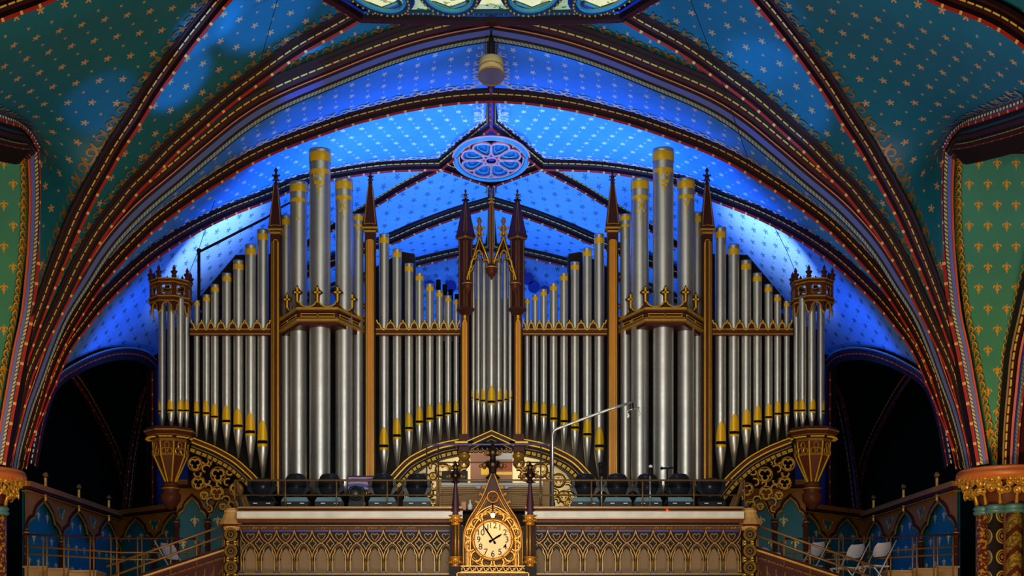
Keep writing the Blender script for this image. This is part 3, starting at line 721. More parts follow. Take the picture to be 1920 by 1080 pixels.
def organ_pipe(px, wpx, ytop, ym0, ym1, yfoot, Y, label, group, face=0.0, bands=1, mark=None, foot=True):
    """px centre, width, top, mouth leaf top, lip bottom and toe, all in pixels at depth Y"""
    c = P(px, 0, Y); x = c.x; r = wpx / 2 * Y / F; z = lambda y: (CY - y) * Y / F
    base = z(yfoot)
    th = put('organ_pipe', None, label, 'organ pipe', group, loc=(x, Y, base))
    mb = MB(); zt = z(ytop)
    prof = []
    if foot: prof += [(max(.012, r * .22), base), (r * .97, z(ym1) - r * .35)]
    else: prof += [(r, base)]
    prof += [(r, z(ym1)), (r, zt - r * .25 - .02), (r * 1.04, zt - r * .22), (r * 1.04, zt)]
    mb.lathe((x, Y, 0), prof, M['tin'], 28, caps=True)
    mb.lathe((x, Y, 0), [(r * .9, zt + .001), (r * .88, zt + .003)], M['slot'], 20)
    mb.build('pipe_body', th)
    if foot:
        mb = MB(); zl = z(ym1); zu = z(ym0); H = zu - zl; zs = zl + H * .22
        A = 1.02; R = r * 1.015
        def pt(a, zz, k=1.0): return (x + R * k * math.sin(a + face), Y - R * k * math.cos(a + face), zz)
        n = 14; rows = []
        for i in range(n + 1):
            t = i / n; wv = A * (1 - t ** 2.2) ** .8 * (1 if t < .98 else 0); zz = zs + .02 * H + (zu - zs) * t
            rows.append([pt(wv * (j / 4 - 1), zz, 1.012) for j in range(9)])
        mb.grid(rows, M['mouth'])
        rows = []
        for i in range(6):
            t = i / 5; wv = A * (.72 + .28 * math.sqrt(t)) ; zz = zl + (zs - H * .10 - zl) * t
            rows.append([pt(wv * (j / 4 - 1), zz, 1.02 + .03 * math.sin(PI * t)) for j in range(9)])
        mb.grid(rows, M['mouth'])
        mm = mb.build('mouth', th, label='gilded leaf-shaped mouth')
        mb = MB(); mb.grid([[pt(A * (j / 4 - 1), zz, 1.008) for j in range(9)] for zz in (zs - H * .10, zs + H * .03)], M['slot'])
        mb.build('mouth_slot', mm)
    if bands:
        mb = MB(); h = wpx * Y / F
        if bands == 2:
            mb.lathe((x, Y, 0), [(r * 1.05, zt - h * .62), (r * 1.06, zt - h * .6), (r * 1.06, zt - h * .2), (r * 1.045, zt - h * .18)], M['goldy'], 28, caps=False)
            mb.lathe((x, Y, 0), [(r * 1.01, zt - h * 1.22), (r * 1.015, zt - h * 1.18), (r * 1.015, zt - h * 1.02), (r * 1.01, zt - h)], M['goldy'], 28, caps=False)
        else:
            mb.lathe((x, Y, 0), [(r * 1.02, zt - h * .95), (r * 1.03, zt - h * .9), (r * 1.03, zt - h * .45), (r * 1.02, zt - h * .4)], M['goldy'], 24, caps=False)
        bd = mb.build('gilt_band', th, label='gilt band')
        if mark:
            mb = MB(); R = r * 1.02
            def wp(u, v): a = u * .9; return (x + R * math.sin(a), Y - R * math.cos(a), zt - h * 1.25 - (1 - v) * h * 1.1)
            def stroke(pts, wd):
                for i in range(len(pts) - 1):
                    a, b = Vector(pts[i]), Vector(pts[i+1]); d = (b - a).normalized() if (b-a).length else Vector((1, 0)); nn = Vector((-d.y, d.x)) * wd
                    rows = [[wp(*(a.lerp(b, k/4) - nn)) for k in range(5)], [wp(*(a.lerp(b, k/4) + nn)) for k in range(5)]]
                    mb.grid(rows, M['goldy'])
            if mark == 'X':
                stroke([(-.42, 1), (.42, .38)], .07); stroke([(.42, 1), (-.42, .38)], .07); stroke([(-.55, 1), (-.25, 1)], .04); stroke([(.25, 1), (.55, 1)], .04); stroke([(-.55, .38), (-.25, .38)], .04); stroke([(.25, .38), (.55, .38)], .04); stroke([(0, .2), (0, -.1)], .05); stroke([(-.12, .05), (.12, .05)], .04)
            elif mark == 'crown':
                stroke([(-.5, .72), (-.62, 1.05), (-.3, .85), (0, 1.15), (.3, .85), (.62, 1.05), (.5, .72)], .05); stroke([(-.5, .62), (.5, .62)], .07); stroke([(0, .5), (0, .0)], .05); stroke([(-.3, .45), (.3, .45)], .05); stroke([(-.2, .5), (-.2, .2)], .03)
            elif mark == 'I':
                stroke([(0, 1), (0, .1)], .08); stroke([(-.25, 1), (.25, 1)], .05); stroke([(-.25, .1), (.25, .1)], .05)
            elif mark == 'Y':
                stroke([(-.4, 1), (0, .6)], .07); stroke([(.4, 1), (0, .6)], .07); stroke([(0, .6), (0, .1)], .07)
            mb.build('painted_emblem', bd)
    return th
ORD = ['first', 'second', 'third', 'fourth', 'fifth', 'sixth', 'seventh', 'eighth']
cx0 = 921.5
def mx(x): return 2 * cx0 - x
outer = [(369, 11, 564, 752, 779, 820), (387, 13.5, 553, 751, 781, 827), (403, 15, 534, 757, 788, 836), (425, 17, 513, 761, 797, 846), (447, 19, 489, 767, 807, 859), (470, 20.5, 460, 775, 819, 878), (493, 21, 432, 789, 839, 900)]
outerR = [(1475, 11, 565, 753, 780, 820), (1458, 13.5, 553, 752, 782, 827), (1441, 15, 534, 757, 789, 835), (1420, 17, 513, 761, 798, 846), (1399, 19, 489, 768, 807, 859), (1376, 20.5, 460, 777, 820, 876), (1351, 21, 428, 792, 840, 900)]
for side, data in (('left', outer), ('right', outerR)):
    for k, (x, w_, t, a, b, f) in enumerate(data):
        d = {0: 'shortest pipe of the %s outer rank, next to the crowned turret' % side, 6: 'tallest silver pipe of the %s outer rank, against the spired post' % side}.get(k, 'silver pipe, %s from the crowned turret in the %s outer rank' % (ORD[k], side))
        organ_pipe(x, w_, t, a, b, f, Y0, d, 'pipes of the %s outer rank' % side)
inner = [(720, 19, 440, 802, 845, 897), (744.5, 17, 468, 785, 825, 884), (767, 16, 495, 775, 810, 866), (786.5, 15, 513, 763, 798, 854), (806, 14.5, 533, 759, 792, 844), (824, 13, 545, 756, 785, 835), (840.5, 12, 555, 753, 781, 829), (855.5, 10, 562, 752, 777, 826)]
innerR = [(1123.5, 19, 440, 802, 845, 897), (1101, 17, 466, 785, 822, 884), (1078, 16, 492, 774, 809, 866), (1057.5, 15, 513, 762, 797, 854), (1038, 14.5, 532, 758, 792, 844), (1019.5, 13, 543, 755, 784, 835), (1003.5, 12, 553, 753, 781, 829), (988.5, 10, 560, 752, 777, 826)]
for side, data in (('left', inner), ('right', innerR)):
    for k, (x, w_, t, a, b, f) in enumerate(data):
        d = {0: 'tallest silver pipe of the %s inner rank, against the spired post' % side, 7: 'shortest pipe of the %s inner rank, beside the centre turret' % side}.get(k, 'silver pipe, %s from the spired post in the %s inner rank' % (ORD[k], side))
        organ_pipe(x, w_, t, a, b, f, Y0, d, 'pipes of the %s inner rank' % side)
cent = [(887.5, 8, -1.05, 731, 750, 822), (897, 9.5, -.85, 730, 754, 818), (907.5, 11.5, -.6, 729, 757, 814), (921.5, 16, 0, 725, 761, 812), (935, 11.5, .6, 729, 757, 814), (946.5, 9.5, .85, 730, 754, 818), (956.5, 8, 1.05, 731, 750, 822)]
for k, (x, w_, an, a, b, f) in enumerate(cent):
    d = 'thick middle pipe of the centre tower under the twin gables' if k == 3 else 'slim pipe of the centre tower, %s to the %s of its thick middle pipe' % (ORD[abs(k - 3) - 1], 'left' if k < 3 else 'right')
    organ_pipe(x, w_, 486 if k != 3 else 500, a, b, f, 25.75 + (.05, .02, -.05, -.22, -.05, .02, .05)[k], d, 'pipes of the centre tower', face=an, bands=0)
big = [(537, 20, 405, 25.95, 1, 'I'), (560, 32, 343, 25.6, 2, 'I'), (600, 39.5, 282, 25.4, 2, 'crown'), (645, 32.5, 338, 25.55, 2, 'X'), (671.5, 20, 403, 25.85, 2, 'Y')]
bigR = [(1307, 20, 400, 25.95, 1, 'I'), (1286, 32, 337, 25.6, 2, 'Y'), (1243.5, 38.5, 281, 25.4, 2, 'crown'), (1200, 33, 337, 25.55, 2, 'X'), (1173, 20, 403, 25.85, 2, 'I')]
bn = ['slim dark pipe at the outer end of the %s great tower', 'large gilt-capped pipe just outside the tallest pipe of the %s great tower', 'tallest and widest pipe with a crown emblem in the %s great tower', 'large pipe with a painted X beside the tallest pipe of the %s great tower', 'slim gilt-capped pipe at the inner end of the %s great tower']
for side, data in (('left', big), ('right', bigR)):
    for k, (x, w_, t, Y, bd, mk) in enumerate(data):
        organ_pipe(x, w_, t, 0, 905, 930, Y, bn[k] % side, 'pipes of the %s great tower' % side, bands=bd, mark=mk, foot=False)
for side, s in (('left', -1), ('right', 1)):
    for k, (x, w_, Y, fa) in enumerate(((304, 14, 26.1, -1.15), (321, 14.5, 25.72, -.25), (338, 13.5, 25.72, .35), (349.5, 11, 25.95, .2))):
        xx = x if s < 0 else mx(x)
        organ_pipe(xx, w_, 560, 750, 775 + (k == 0) * 2, 808, Y, ('outermost slim pipe', 'front pipe, outer of the two,', 'front pipe, inner of the two,', 'innermost slim pipe')[k] + ' in the crowned %s turret' % side, 'pipes of the %s crowned turret' % side, face=fa * (1 if s < 0 else -1), bands=0)
# small dark-capped pipes standing behind the left inner rank
for k, (x, t) in enumerate(((822, 525), (834, 534), (845, 543), (857, 552))):
    Y = 26.6; p = P(x, t, Y); mb = MB(); r = .036
    mb.lathe((p.x, Y, 0), [(r, P(0, 640, Y).z), (r, p.z - .17)], M['tin'], 12); o = mb.build('small_pipe')
    mb = MB(); mb.lathe((p.x, Y, 0), [(r*1.08, p.z - .18), (r*1.1, p.z)], M['slot'], 12); mb.build('black_cap', o)
    top(o, ('tallest', 'second', 'third', 'shortest')[k] + ' black-capped small pipe rising behind the left inner rank', 'organ pipe', 'black-capped pipes behind the left inner rank')

# ---- the case
case = put('organ_case', None, 'dark maroon and gold gothic organ case with spires and arches behind the gallery', 'organ case', loc=(0, 26.2, P(0, 960, 26).z))
def zz(y, Y): return (CY - y) * Y / F
def xx(x, Y): return (x - CX) * Y / F
def finial(mb, x, Y, z, h, mat, mat2=None):
    mat2 = mat2 or mat
    mb.lathe((x, Y, z), [(h*.10, 0), (h*.16, h*.06), (h*.08, h*.12), (h*.07, h*.3), (h*.14, h*.42), (h*.12, h*.55), (h*.05, h*.68), (h*.12, h*.82), (h*.05, h*.97), (.002, h)], mat, 8)
    for dx, dy in ((1, 0), (-1, 0), (0, 1), (0, -1)):
        for (z0, z1, e) in ((.40, .60, .19), (.36, .26, .15)):
            mb.tube([(x, Y, z + h*z0), (x + dx*h*e*.6, Y + dy*h*e*.6, z + h*(z0*.4 + z1*.6)), (x + dx*h*e, Y + dy*h*e, z + h*z1*.9)], [h*.05, h*.07, h*.03], mat2, 5)
            mb.ball((x + dx*h*e, Y + dy*h*e, z + h*z1*.88), h*.07, mat2, 6)
def tri_outline(mb, pts, wd, Y, mat, d=.012): mb.outline(pts, wd, Y - d, Y + .01, mat)
def spired_post(x0, x1, ysp, yap, yfin, yb, hw, Y, oc, pm='ochre'):
    X0, X1 = xx(x0, Y), xx(x1, Y); xc = (X0 + X1) / 2; hd = (X1 - X0) / 2
    mb = MB(); zt = zz(ysp, Y)
    mb.box((X0, Y - hd, zz(yb, Y)), (X1, Y + hd, zt), M['maroon'])
    post = mb.build('post', case)
    g = .014
    mb = MB(); tri_outline(mb, [(X0 + .03, zz(yb, Y)), (X0 + .03, zt - .2), (X1 - .03, zt - .2), (X1 - .03, zz(yb, Y))], g, Y - hd, M['gold'])
    mb.build('gilt_line', post)
    if oc:
        a, b, t0, t1 = oc; mb = MB()
        mb.box((xx(a, Y), Y - hd - .02, zz(t1, Y)), (xx(b, Y), Y - hd, zz(t0, Y)), M[pm])
        tri_outline(mb, [(xx(a, Y), zz(t1, Y)), (xx(a, Y), zz(t0, Y)), (xx(b, Y), zz(t0, Y)), (xx(b, Y), zz(t1, Y))], .009, Y - hd - .02, M['goldy'])
        mb.build('ochre_panel', post)
    mb = MB(); W2 = hw * Y / F
    sq = lambda r: [(xc - r, Y - r), (xc + r, Y - r), (xc + r, Y + r), (xc - r, Y + r)]
    for q, (r, a, b, m) in enumerate(((hd*1.05, -.07, -.035, 'gold'), (hd, -.035, -.02, 'maroon'), (W2, -.02, .01, 'gold'), (W2*.96, .01, .03, 'maroon'))):
        mb.hprism(sq(r), zt + a, zt + b, M[m])
    za = zz(yap, Y); mb.hprism(sq(W2*.92), zt + .03, za, M['maroon'], sq(.03))
    sp = mb.build('spire', post)
    mb = MB()
    def sl(u, t, off=.006): r = W2*.92*(1-t) + .03*t; return (xc + u*r, Y - r - off, zt + .03 + (za - zt - .03)*t)
    for u in (-.8, .8): mb.tube([sl(u, .03), sl(u, .93)], .007, M['gold'], 4)
    mb.tube([sl(-.8, .03), sl(0, .05), sl(.8, .03)], .007, M['gold'], 4)
    mb.build('gilt_line', sp)
    mb = MB(); finial(mb, xc, Y, za - .02, zz(yfin, Y) - za, M['dark'], M['maroon2']); mb.build('finial', post)
    return post
for s in (-1, 1):
    def q(a, b): return (a, b) if s < 0 else (mx(b), mx(a))
    a, b = q(684.5, 704.5); oc = q(690.5, 699); spired_post(a, b, 430, 341, 316, 930, 14.5, 25.9, (oc[0], oc[1], 453, 925))
    a, b = q(508, 527); oc = q(515, 522); spired_post(a, b, 433, 343, 312, 930, 14, 25.9, (oc[0], oc[1], 453, 925), 'maroon2')
# octagonal / lozenge turrets of the centre tower
for s in (-1, 1):
    Yt = 25.7; cxp = 873 if s < 0 else mx(873); X = xx(cxp, Yt); k = Yt / F
    lo = lambda r: [(X - r, Yt), (X - r*.12, Yt - r), (X + r*.12, Yt - r), (X + r, Yt), (X, Yt + r)]
    mb = MB(); r = 13.5 * k
    mb.hprism(lo(r), zz(582, Yt), zz(448, Yt), M['maroon']); post = mb.build('turret', case)
    mb = MB(); mb.hprism(lo(r*1.25), zz(450, Yt), zz(446, Yt), M['browngold']); mb.hprism(lo(r*1.4), zz(446, Yt), zz(441, Yt), M['maroon']); mb.hprism(lo(r*1.3), zz(441, Yt), zz(377, Yt), M['maroon'], lo(.035))
    mb.hprism(lo(.06), zz(377, Yt), zz(374, Yt), M['dark'])
    sp = mb.build('spire', post)
    mb = MB()
    for u in (-1, 1):
        mb.tube([(X + u*r*.2, Yt - r - .004, zz(578, Yt)), (X + u*r*.2, Yt - r - .004, zz(455, Yt)), (X + u*r*.85, Yt - r*.22 - .004, zz(452, Yt)), (X + u*r*.85, Yt - r*.22 - .004, zz(577, Yt))], .007, M['browngold'], 4)
        mb.tube([(X + u*r*.25, Yt - r*1.22, zz(438, Yt)), (X, Yt - .06, zz(380, Yt))], .006, M['browngold'], 4)
    mb.build('gilt_line', post)
    mb = MB(); finial(mb, X, Yt, zz(375, Yt), 20 * k, M['dark'], M['browngold']); mb.build('finial', post)
    mb = MB(); mb.hprism(lo(r*1.0), zz(585, Yt), zz(582, Yt), M['maroon'], lo(r*1.25)); mb.hprism(lo(r*1.3), zz(582, Yt), zz(577, Yt), M['maroon2'], lo(r*1.1)); mb.hprism(lo(r*.6), zz(592, Yt), zz(585, Yt), M['maroon'], lo(r)); mb.build('moulding', post)
    Yp = 25.75; a, b = (864, 879.5) if s < 0 else (mx(879.5), mx(864))
    mb = MB(); mb.box((xx(a, Yp), Yp - .07, zz(832, Yp)), (xx(b, Yp), Yp + .12, zz(585, Yp)), M['maroon2']); pil = mb.build('pilaster', case)
    mb = MB(); c1, c2 = xx(a, Yp) + .035, xx(b, Yp) - .035
    pts = [(c1, zz(818, Yp)), (c1, zz(607, Yp)), ((c1+c2)/2, zz(600, Yp)), (c2, zz(607, Yp)), (c2, zz(818, Yp))]
    mb.prism(pts[::-1], Yp - .082, Yp - .07, M['ochre']); mb.outline(pts, .012, Yp - .092, Yp - .08, M['goldy'])
    mb.outline([((c1+c2)/2, zz(598, Yp)), ((c1+c2)/2, zz(590, Yp))], .035, Yp - .09, Yp - .07, M['goldy'], False)
    mb.build('ochre_panel', pil)
# twin gables
Yg = 25.35
for s in (-1, 1):
    m_ = (lambda x: x) if s < 0 else mx
    pt = lambda x, y, d=0: (xx(m_(x), Yg), Yg + d, zz(y, Yg))
    mb = MB()
    for off, r, mt in ((0, .028, 'maroon2'), (-.03, .012, 'goldy')):
        mb.tube([pt(899, 446, off), pt(876, 522, off), pt(876, 528, off)], r, M[mt], 6); mb.tube([pt(899, 446, off), pt(917, 492, off)], r, M[mt], 6)
    g = mb.build('gable', case)
    mb = MB()
    tre = [(880, 527), (881, 512), (886, 506), (884, 500), (884, 490), (891, 486), (893, 484), (893, 476), (898, 470), (904, 476), (905, 484), (908, 487), (915, 490), (917, 500)]
    C3 = catmull([Vector(pt(x, y)) for x, y in tre], 40)
    mb.tube(C3, .026, M['maroon2'], 6); mb.tube([p + Vector((0, -.028, 0)) for p in C3], .011, M['gold'], 5)
    mb.tube([pt(899, 450), pt(899, 470)], .02, M['maroon2'], 5)
    for x, y in ((888, 500), (897, 486), (907, 490), (893, 478), (902, 476)): mb.ball(pt(x, y, -.02), .028, M['browngold'], 6)
    mb.tube([pt(899, 452), pt(891, 484), pt(882, 508)], .02, M['dark'], 4); mb.tube([pt(899, 452), pt(906, 476)], .02, M['dark'], 4)
    mb.build('trefoil_tracery', g)
    mb = MB(); finial(mb, xx(m_(899), Yg), Yg, zz(449, Yg), 42 * Yg / F, M['browngold'], M['gold']); mb.build('finial', g)
    mb = MB(); p = pt(877, 529); mb.lathe((p[0], p[1], p[2]), [(.01, -.19), (.02, -.15), (.04, -.13), (.075, -.09), (.07, -.06), (.09, -.03), (.07, -.01), (.06, .02), (.04, .03)], M['maroon2'], 12); mb.lathe((p[0], p[1], p[2]), [(.091, -.035), (.093, -.02)], M['gold'], 12); mb.build('pendant', g)
mb = MB(); mb.box((xx(917.5, Yg), Yg - .03, zz(500, Yg)), (xx(925.5, Yg), Yg + .05, zz(384, Yg)), M['maroon2']); cp = mb.build('centre_post', case)
mb = MB()
for x in (918.7, 924.3): mb.box((xx(x, Yg) - .006, Yg - .038, zz(498, Yg)), (xx(x, Yg) + .006, Yg - .03, zz(386, Yg)), M['browngold'])
mb.build('gilt_line', cp)
mb = MB(); finial(mb, xx(921.5, Yg), Yg, zz(386, Yg), 24 * Yg / F, M['browngold'], M['gold']); mb.build('finial', cp)
mb = MB(); mb.lathe((xx(921.5, Yg), Yg - .02, zz(500, Yg)), [(.012, -.21), (.025, -.17), (.05, -.15), (.09, -.09), (.085, -.06), (.1, -.03), (.08, 0), (.06, .03)], M['maroon2'], 14); mb.lathe((xx(921.5, Yg), Yg - .02, zz(500, Yg)), [(.101, -.035), (.103, -.015)], M['gold'], 14); mb.build('pendant', cp)

# rails with scalloped gilt crest across the flats
def rail(xa, xb, centres, Y=25.83):
    mb = MB(); A, B = xx(xa, Y), xx(xb, Y)
    mb.box((A, Y - .03, zz(629, Y)), (B, Y + .04, zz(616, Y)), M['maroon2'])
    for y in (618, 627): mb.box((A, Y - .05, zz(y + 1.2, Y)), (B, Y - .03, zz(y - .6, Y)), M['gold'])
    r = mb.build('rail', case)
    mb = MB(); cs = sorted(centres); pts = []
    bd = [xa + 1] + [(cs[i] + cs[i+1]) / 2 for i in range(len(cs) - 1)] + [xb - 1]
    Yc = Y - .04
    for i, c in enumerate(cs):
        l, rr = bd[i], bd[i+1]
        for u, y in ((0, 600), (.08, 606), (.2, 607), (.27, 611), (.34, 616), (.5, 618.5), (.66, 616), (.73, 611), (.8, 607), (.92, 606)):
            pts.append((l + (rr - l) * u, y))
    pts.append((xb - 1, 600))
    P3 = [Vector((xx(x, Yc), Yc, zz(y, Yc))) for x, y in pts]
    mb.tube(P3, .013, M['goldy'], 5)
    for i in range(len(pts) - 1):
        a, b = P3[i], P3[i+1]; zb = zz(618, Y)
        if min(pts[i][1], pts[i+1][1]) < 616: mb.face([mb.vert(p) for p in ((a.x, Yc + .012, a.z), (b.x, Yc + .012, b.z), (b.x, Yc + .012, zb), (a.x, Yc + .012, zb))], M['maroon'])
    mb.build('scalloped_crest', r)
rail(357, 508, [d[0] for d in outer]); rail(mx(508), mx(357), [d[0] for d in outerR])
rail(705, 863, [d[0] for d in inner]); rail(mx(863), mx(705), [d[0] for d in innerR])

# great tower galleries
for s in (-1, 1):
    m_ = (lambda x: x) if s < 0 else mx
    YF, YB = 25.05, 25.95
    P0 = [(520, YB), (557.5, YF), (633, YF), (687, YB)]
    plan = [(xx(m_(x), Y), Y) for x, Y in P0]; back = [(plan[3][0], YB + .2), (plan[0][0], YB + .2)]
    # plan pixel x at the back plane is taken at its own depth
    zt, zb = zz(577, YF), zz(602, YF)
    def ring(e):
        cxm = (plan[0][0] + plan[3][0]) / 2
        return [((x - cxm) * (1 + e) + cxm, y - (YB - y + .4) * e) for x, y in plan] + back
    mb = MB()
    for e, a, b, mt in ((.03, zt - .035, zt, 'gold'), (-.01, zt - .065, zt - .035, 'maroon'), (-.03, zb + .06, zt - .065, 'maroon'), (.0, zb + .045, zb + .06, 'browngold'), (.02, zb, zb + .03, 'gold'), (-.02, zb + .03, zb + .045, 'dark'), (-.06, zb - .05, zb, 'maroon')):
        rg = ring(e); rg = rg if s < 0 else rg[::-1]
        mb.hprism(rg, a, b, M[mt])
    led = mb.build('tower_gallery', case)
    mb = MB()
    for i in range(3):
        a, b = Vector(ring(-.03)[i]), Vector(ring(-.03)[i+1]); d = b - a; nn = Vector((d.y, -d.x)).normalized(); nn = nn if nn.y < 0 else -nn
        def w3(u, z): p = a + d * u + nn * .012; return (p.x, p.y, z)
        za, zc_ = zt - .085, zb + .08
        mb.tube([w3(.06, za), w3(.48, za), w3(.5, za - .02), w3(.52, za), w3(.94, za), w3(.92, (za+zc_)/2), w3(.94, zc_), w3(.52, zc_), w3(.5, zc_ + .02), w3(.48, zc_), w3(.06, zc_), w3(.08, (za+zc_)/2)], .007, M['goldy'], 4, True)
    mb.build('gilt_line', led)
    mb = MB()
    rg = ring(0)
    def crest(a, b, n, i0=0):
        a, b = Vector((a[0], a[1])), Vector((b[0], b[1]))
        pts = []
        for i in range(n):
            for u, h in ((0, .10), (.1, .09), (.14, .06), (.28, .03), (.5, .015), (.72, .03), (.86, .06), (.9, .09)): 
                p = a.lerp(b, (i + u) / n); pts.append((p.x, p.y, zt + h))
        pts.append((b.x, b.y, zt + .1)); mb.tube(pts, .011, M['goldy'], 4); mb.tube([(p[0], p[1] + .02, p[2] - .02) for p in pts], .018, M['maroon'], 4)
        for i in range(i0, n + 1):
            p = a.lerp(b, i / n)
            mb.box((p.x - .03, p.y, zt), (p.x + .03, p.y + .03, zt + .11), M['maroon'])
            c = (p.x, p.y, zt + .24)
            cr = [(0, .12), (.035, .05), (.09, 0), (.035, -.04), (.03, -.15), (-.03, -.15), (-.035, -.04), (-.09, 0), (-.035, .05)]
            mb.prism([(c[0] + u, c[2] + v) for u, v in cr][::-1], c[1], c[1] + .03, M['maroon'])
            mb.box((c[0] - .013, c[1] - .012, c[2] - .14), (c[0] + .013, c[1], c[2] + .08), M['goldy']); mb.box((c[0] - .05, c[1] - .012, c[2] - .012), (c[0] + .05, c[1], c[2] + .012), M['goldy'])
    crest(rg[1], rg[2], 2); crest(rg[2], rg[3], 2, 1); crest(rg[1], rg[0], 2, 1)
    mb.build('cross_cresting', led)

# crowned octagonal turrets at the ends of the case
for s in (-1, 1):
    m_ = (lambda x: x) if s < 0 else mx
    Yc = 25.95; X = xx(m_(320), Yc); k = Yc / F
    SY = 1.15
    def octa(r, sy=SY): return [(X + r * math.cos(PI/8 + PI/4*i), Yc + sy * r * math.sin(PI/8 + PI/4*i)) for i in range(8)]
    tur = put('corner_turret', None, None, None, parent=case)
    mb = MB()
    z1, z2, z3, z4 = zz(532, Yc), zz(539, Yc), zz(565, Yc), zz(574, Yc)
    mb2 = MB()
    for (a, b, r) in ((z2, z1, 39 * k), (z4, z3, 40 * k)):
        o_, i_ = octa(r), octa(r * .86)
        for mbx, aa, bb, R_, mt in ((mb, a + .015, b - .01, 1.0, 'maroon2'), (mb, b - .01, b + .01, 1.04, 'gold'), (mb, a, a + .015, 1.02, 'gold')):
            for i in range(8):
                j = (i + 1) % 8; oo = [((p[0]-X)*R_ + X, (p[1]-Yc)*R_ + Yc) for p in (o_[i], o_[j])]
                mbx.hprism([oo[0], oo[1], i_[j], i_[i]], aa, bb, M[mt])
    O = octa(37 * k)
    for i in range(8):
        a, b = Vector(O[i]), Vector(O[(i+1) % 8]); d = b - a; L = d.length
        mb.tube([(a.x, a.y, z4), (a.x, a.y, z1 + .02)], .02, M['maroon2'], 5)
        if (a.y + b.y) / 2 > Yc + .05: continue
        # pierced quatrefoil panel
        c = (a + b) / 2; cz = (z2 + z3) / 2; hw = L / 2; hh = (z2 - z3) / 2; R_ = min(hw, hh)
        inn, outr = [], []
        for q_ in range(40):
            t = 2*PI*q_/40; rr = R_ * (.50 + .36 * abs(math.sin(2*t)) ** .8)
            ct, st_ = math.cos(t), math.sin(t); ro = min(hw / max(abs(ct), 1e-6), hh / max(abs(st_), 1e-6))
            for lst, r_ in ((inn, rr), (outr, ro)):
                p = c + d / L * (r_ * ct); lst.append((p.x, p.y, cz + r_ * st_))
        vi = [mb.vert(p) for p in inn]; vo = [mb.vert(p) for p in outr]
        for q_ in range(40): l_ = (q_ + 1) % 40; mb.face((vi[q_], vi[l_], vo[l_], vo[q_]), M['maroon2'])
        mb.tube(inn, .012, M['browngold'], 4, True)
        # cusped arch below the lower ring
        pts = []
        for u, h in ((0, -.2), (.03, -.17), (.14, -.14), (.18, -.11), (.2, -.06), (.35, -.02), (.5, .0), (.65, -.02), (.8, -.06), (.82, -.11), (.86, -.14), (.97, -.17), (1, -.2)):
            p = a + d * u; pts.append((p.x, p.y, z4 + h))
        mb.tube(pts, .013, M['gold'], 4)
        vs = [mb.vert(p) for p in pts]; tp = [mb.vert((p[0], p[1], z4)) for p in pts]
        for q_ in range(len(pts) - 1): mb.face((vs[q_], vs[q_+1], tp[q_+1], tp[q_]), M['maroon'])
    crown = mb.build('crown', tur)
    for i in range(8):
        a = O[i]; mb = MB(); mb.tube([(a[0], a[1], z1), (a[0], a[1], z1 + .13)], [.035, .02], M['dark'], 4)
        mb.lathe((a[0], a[1], z1 + .02), [(.035, 0), (.05, .02), (.03, .04), (.06, .09), (.02, .12), (.03, .14), (.004, .2)], M['maroon'], 6)
        mb.build('crown_spike', crown)
    # pedestal
    mb = MB(); zt = zz(806, Yc)
    for r0, r1, a, b, mt in ((50, 45, -.05, 0, 'maroon2'), (50, 50, -.07, -.05, 'gold'), (44, 50, -.12, -.07, 'maroon2'), (42, 44, -.14, -.12, 'browngold'), (36, 42, -.18, -.14, 'maroon'), (33, 36, -.22, -.18, 'browngold'), (30, 33, -.42, -.22, 'maroon2'), (28, 30, -.44, -.42, 'gold'), (8, 28, -.86, -.44, 'maroon2')):
        mb.hprism(octa(r0 * k), zt + a, zt + b, M[mt], octa(r1 * k))
    ped = mb.build('pedestal', tur)
    mb = MB(); Oa, Ob, Oc_ = octa(33 * k * 1.01), octa(30 * k * 1.02), octa(9 * k)
    Of = octa(45 * k)
    for i in range(8):
        a, b = Oa[i], Oa[(i+1) % 8]
        mb.tube([(a[0], a[1], zt - .22), (Ob[i][0], Ob[i][1], zt - .42), (Ob[i][0], Ob[i][1], zt - .44), (Oc_[i][0], Oc_[i][1], zt - .86)], .012, M['goldy'], 4)
        d = Vector(b) - Vector(a); c = (Vector(a) + Vector(b)) / 2; nn = (c - Vector((X, Yc))).normalized() * .01
        for kk, (ux, uz) in enumerate(((-.22, -.06), (.22, -.06), (0, .035))):
            pts = [(c.x + nn.x + d.x * (ux + .17 * math.cos(t)), c.y + nn.y + d.y * (ux + .17 * math.cos(t)), zt - .32 + uz + .05 * math.sin(t)) for t in [q_ * PI / 4 for q_ in range(8)]]
            mb.tube(pts, .009, M['gold'], 4, True)
        for e in (.25, .5, .75):
            p = Vector(Of[i]).lerp(Vector(Of[(i+1) % 8]), e); mb.box((p.x - .035, p.y - .01, zt - .175), (p.x + .035, p.y + .01, zt - .155), M['goldy'])
    mb.build('gilt_line', ped)
    mb = MB(); mb.lathe((X, Yc, zt - 1.28), [(.015, -.02), (.05, .0), (.1, .05), (.16, .13), (.17, .22), (.12, .28), (.15, .31), (.15, .34), (.12, .36), (.145, .39), (.1, .43)], M['maroon2'], 16)
    mb.lathe((X, Yc, zt - 1.28), [(.152, .315), (.155, .33)], M['gold'], 16); mb.build('pendant', ped)

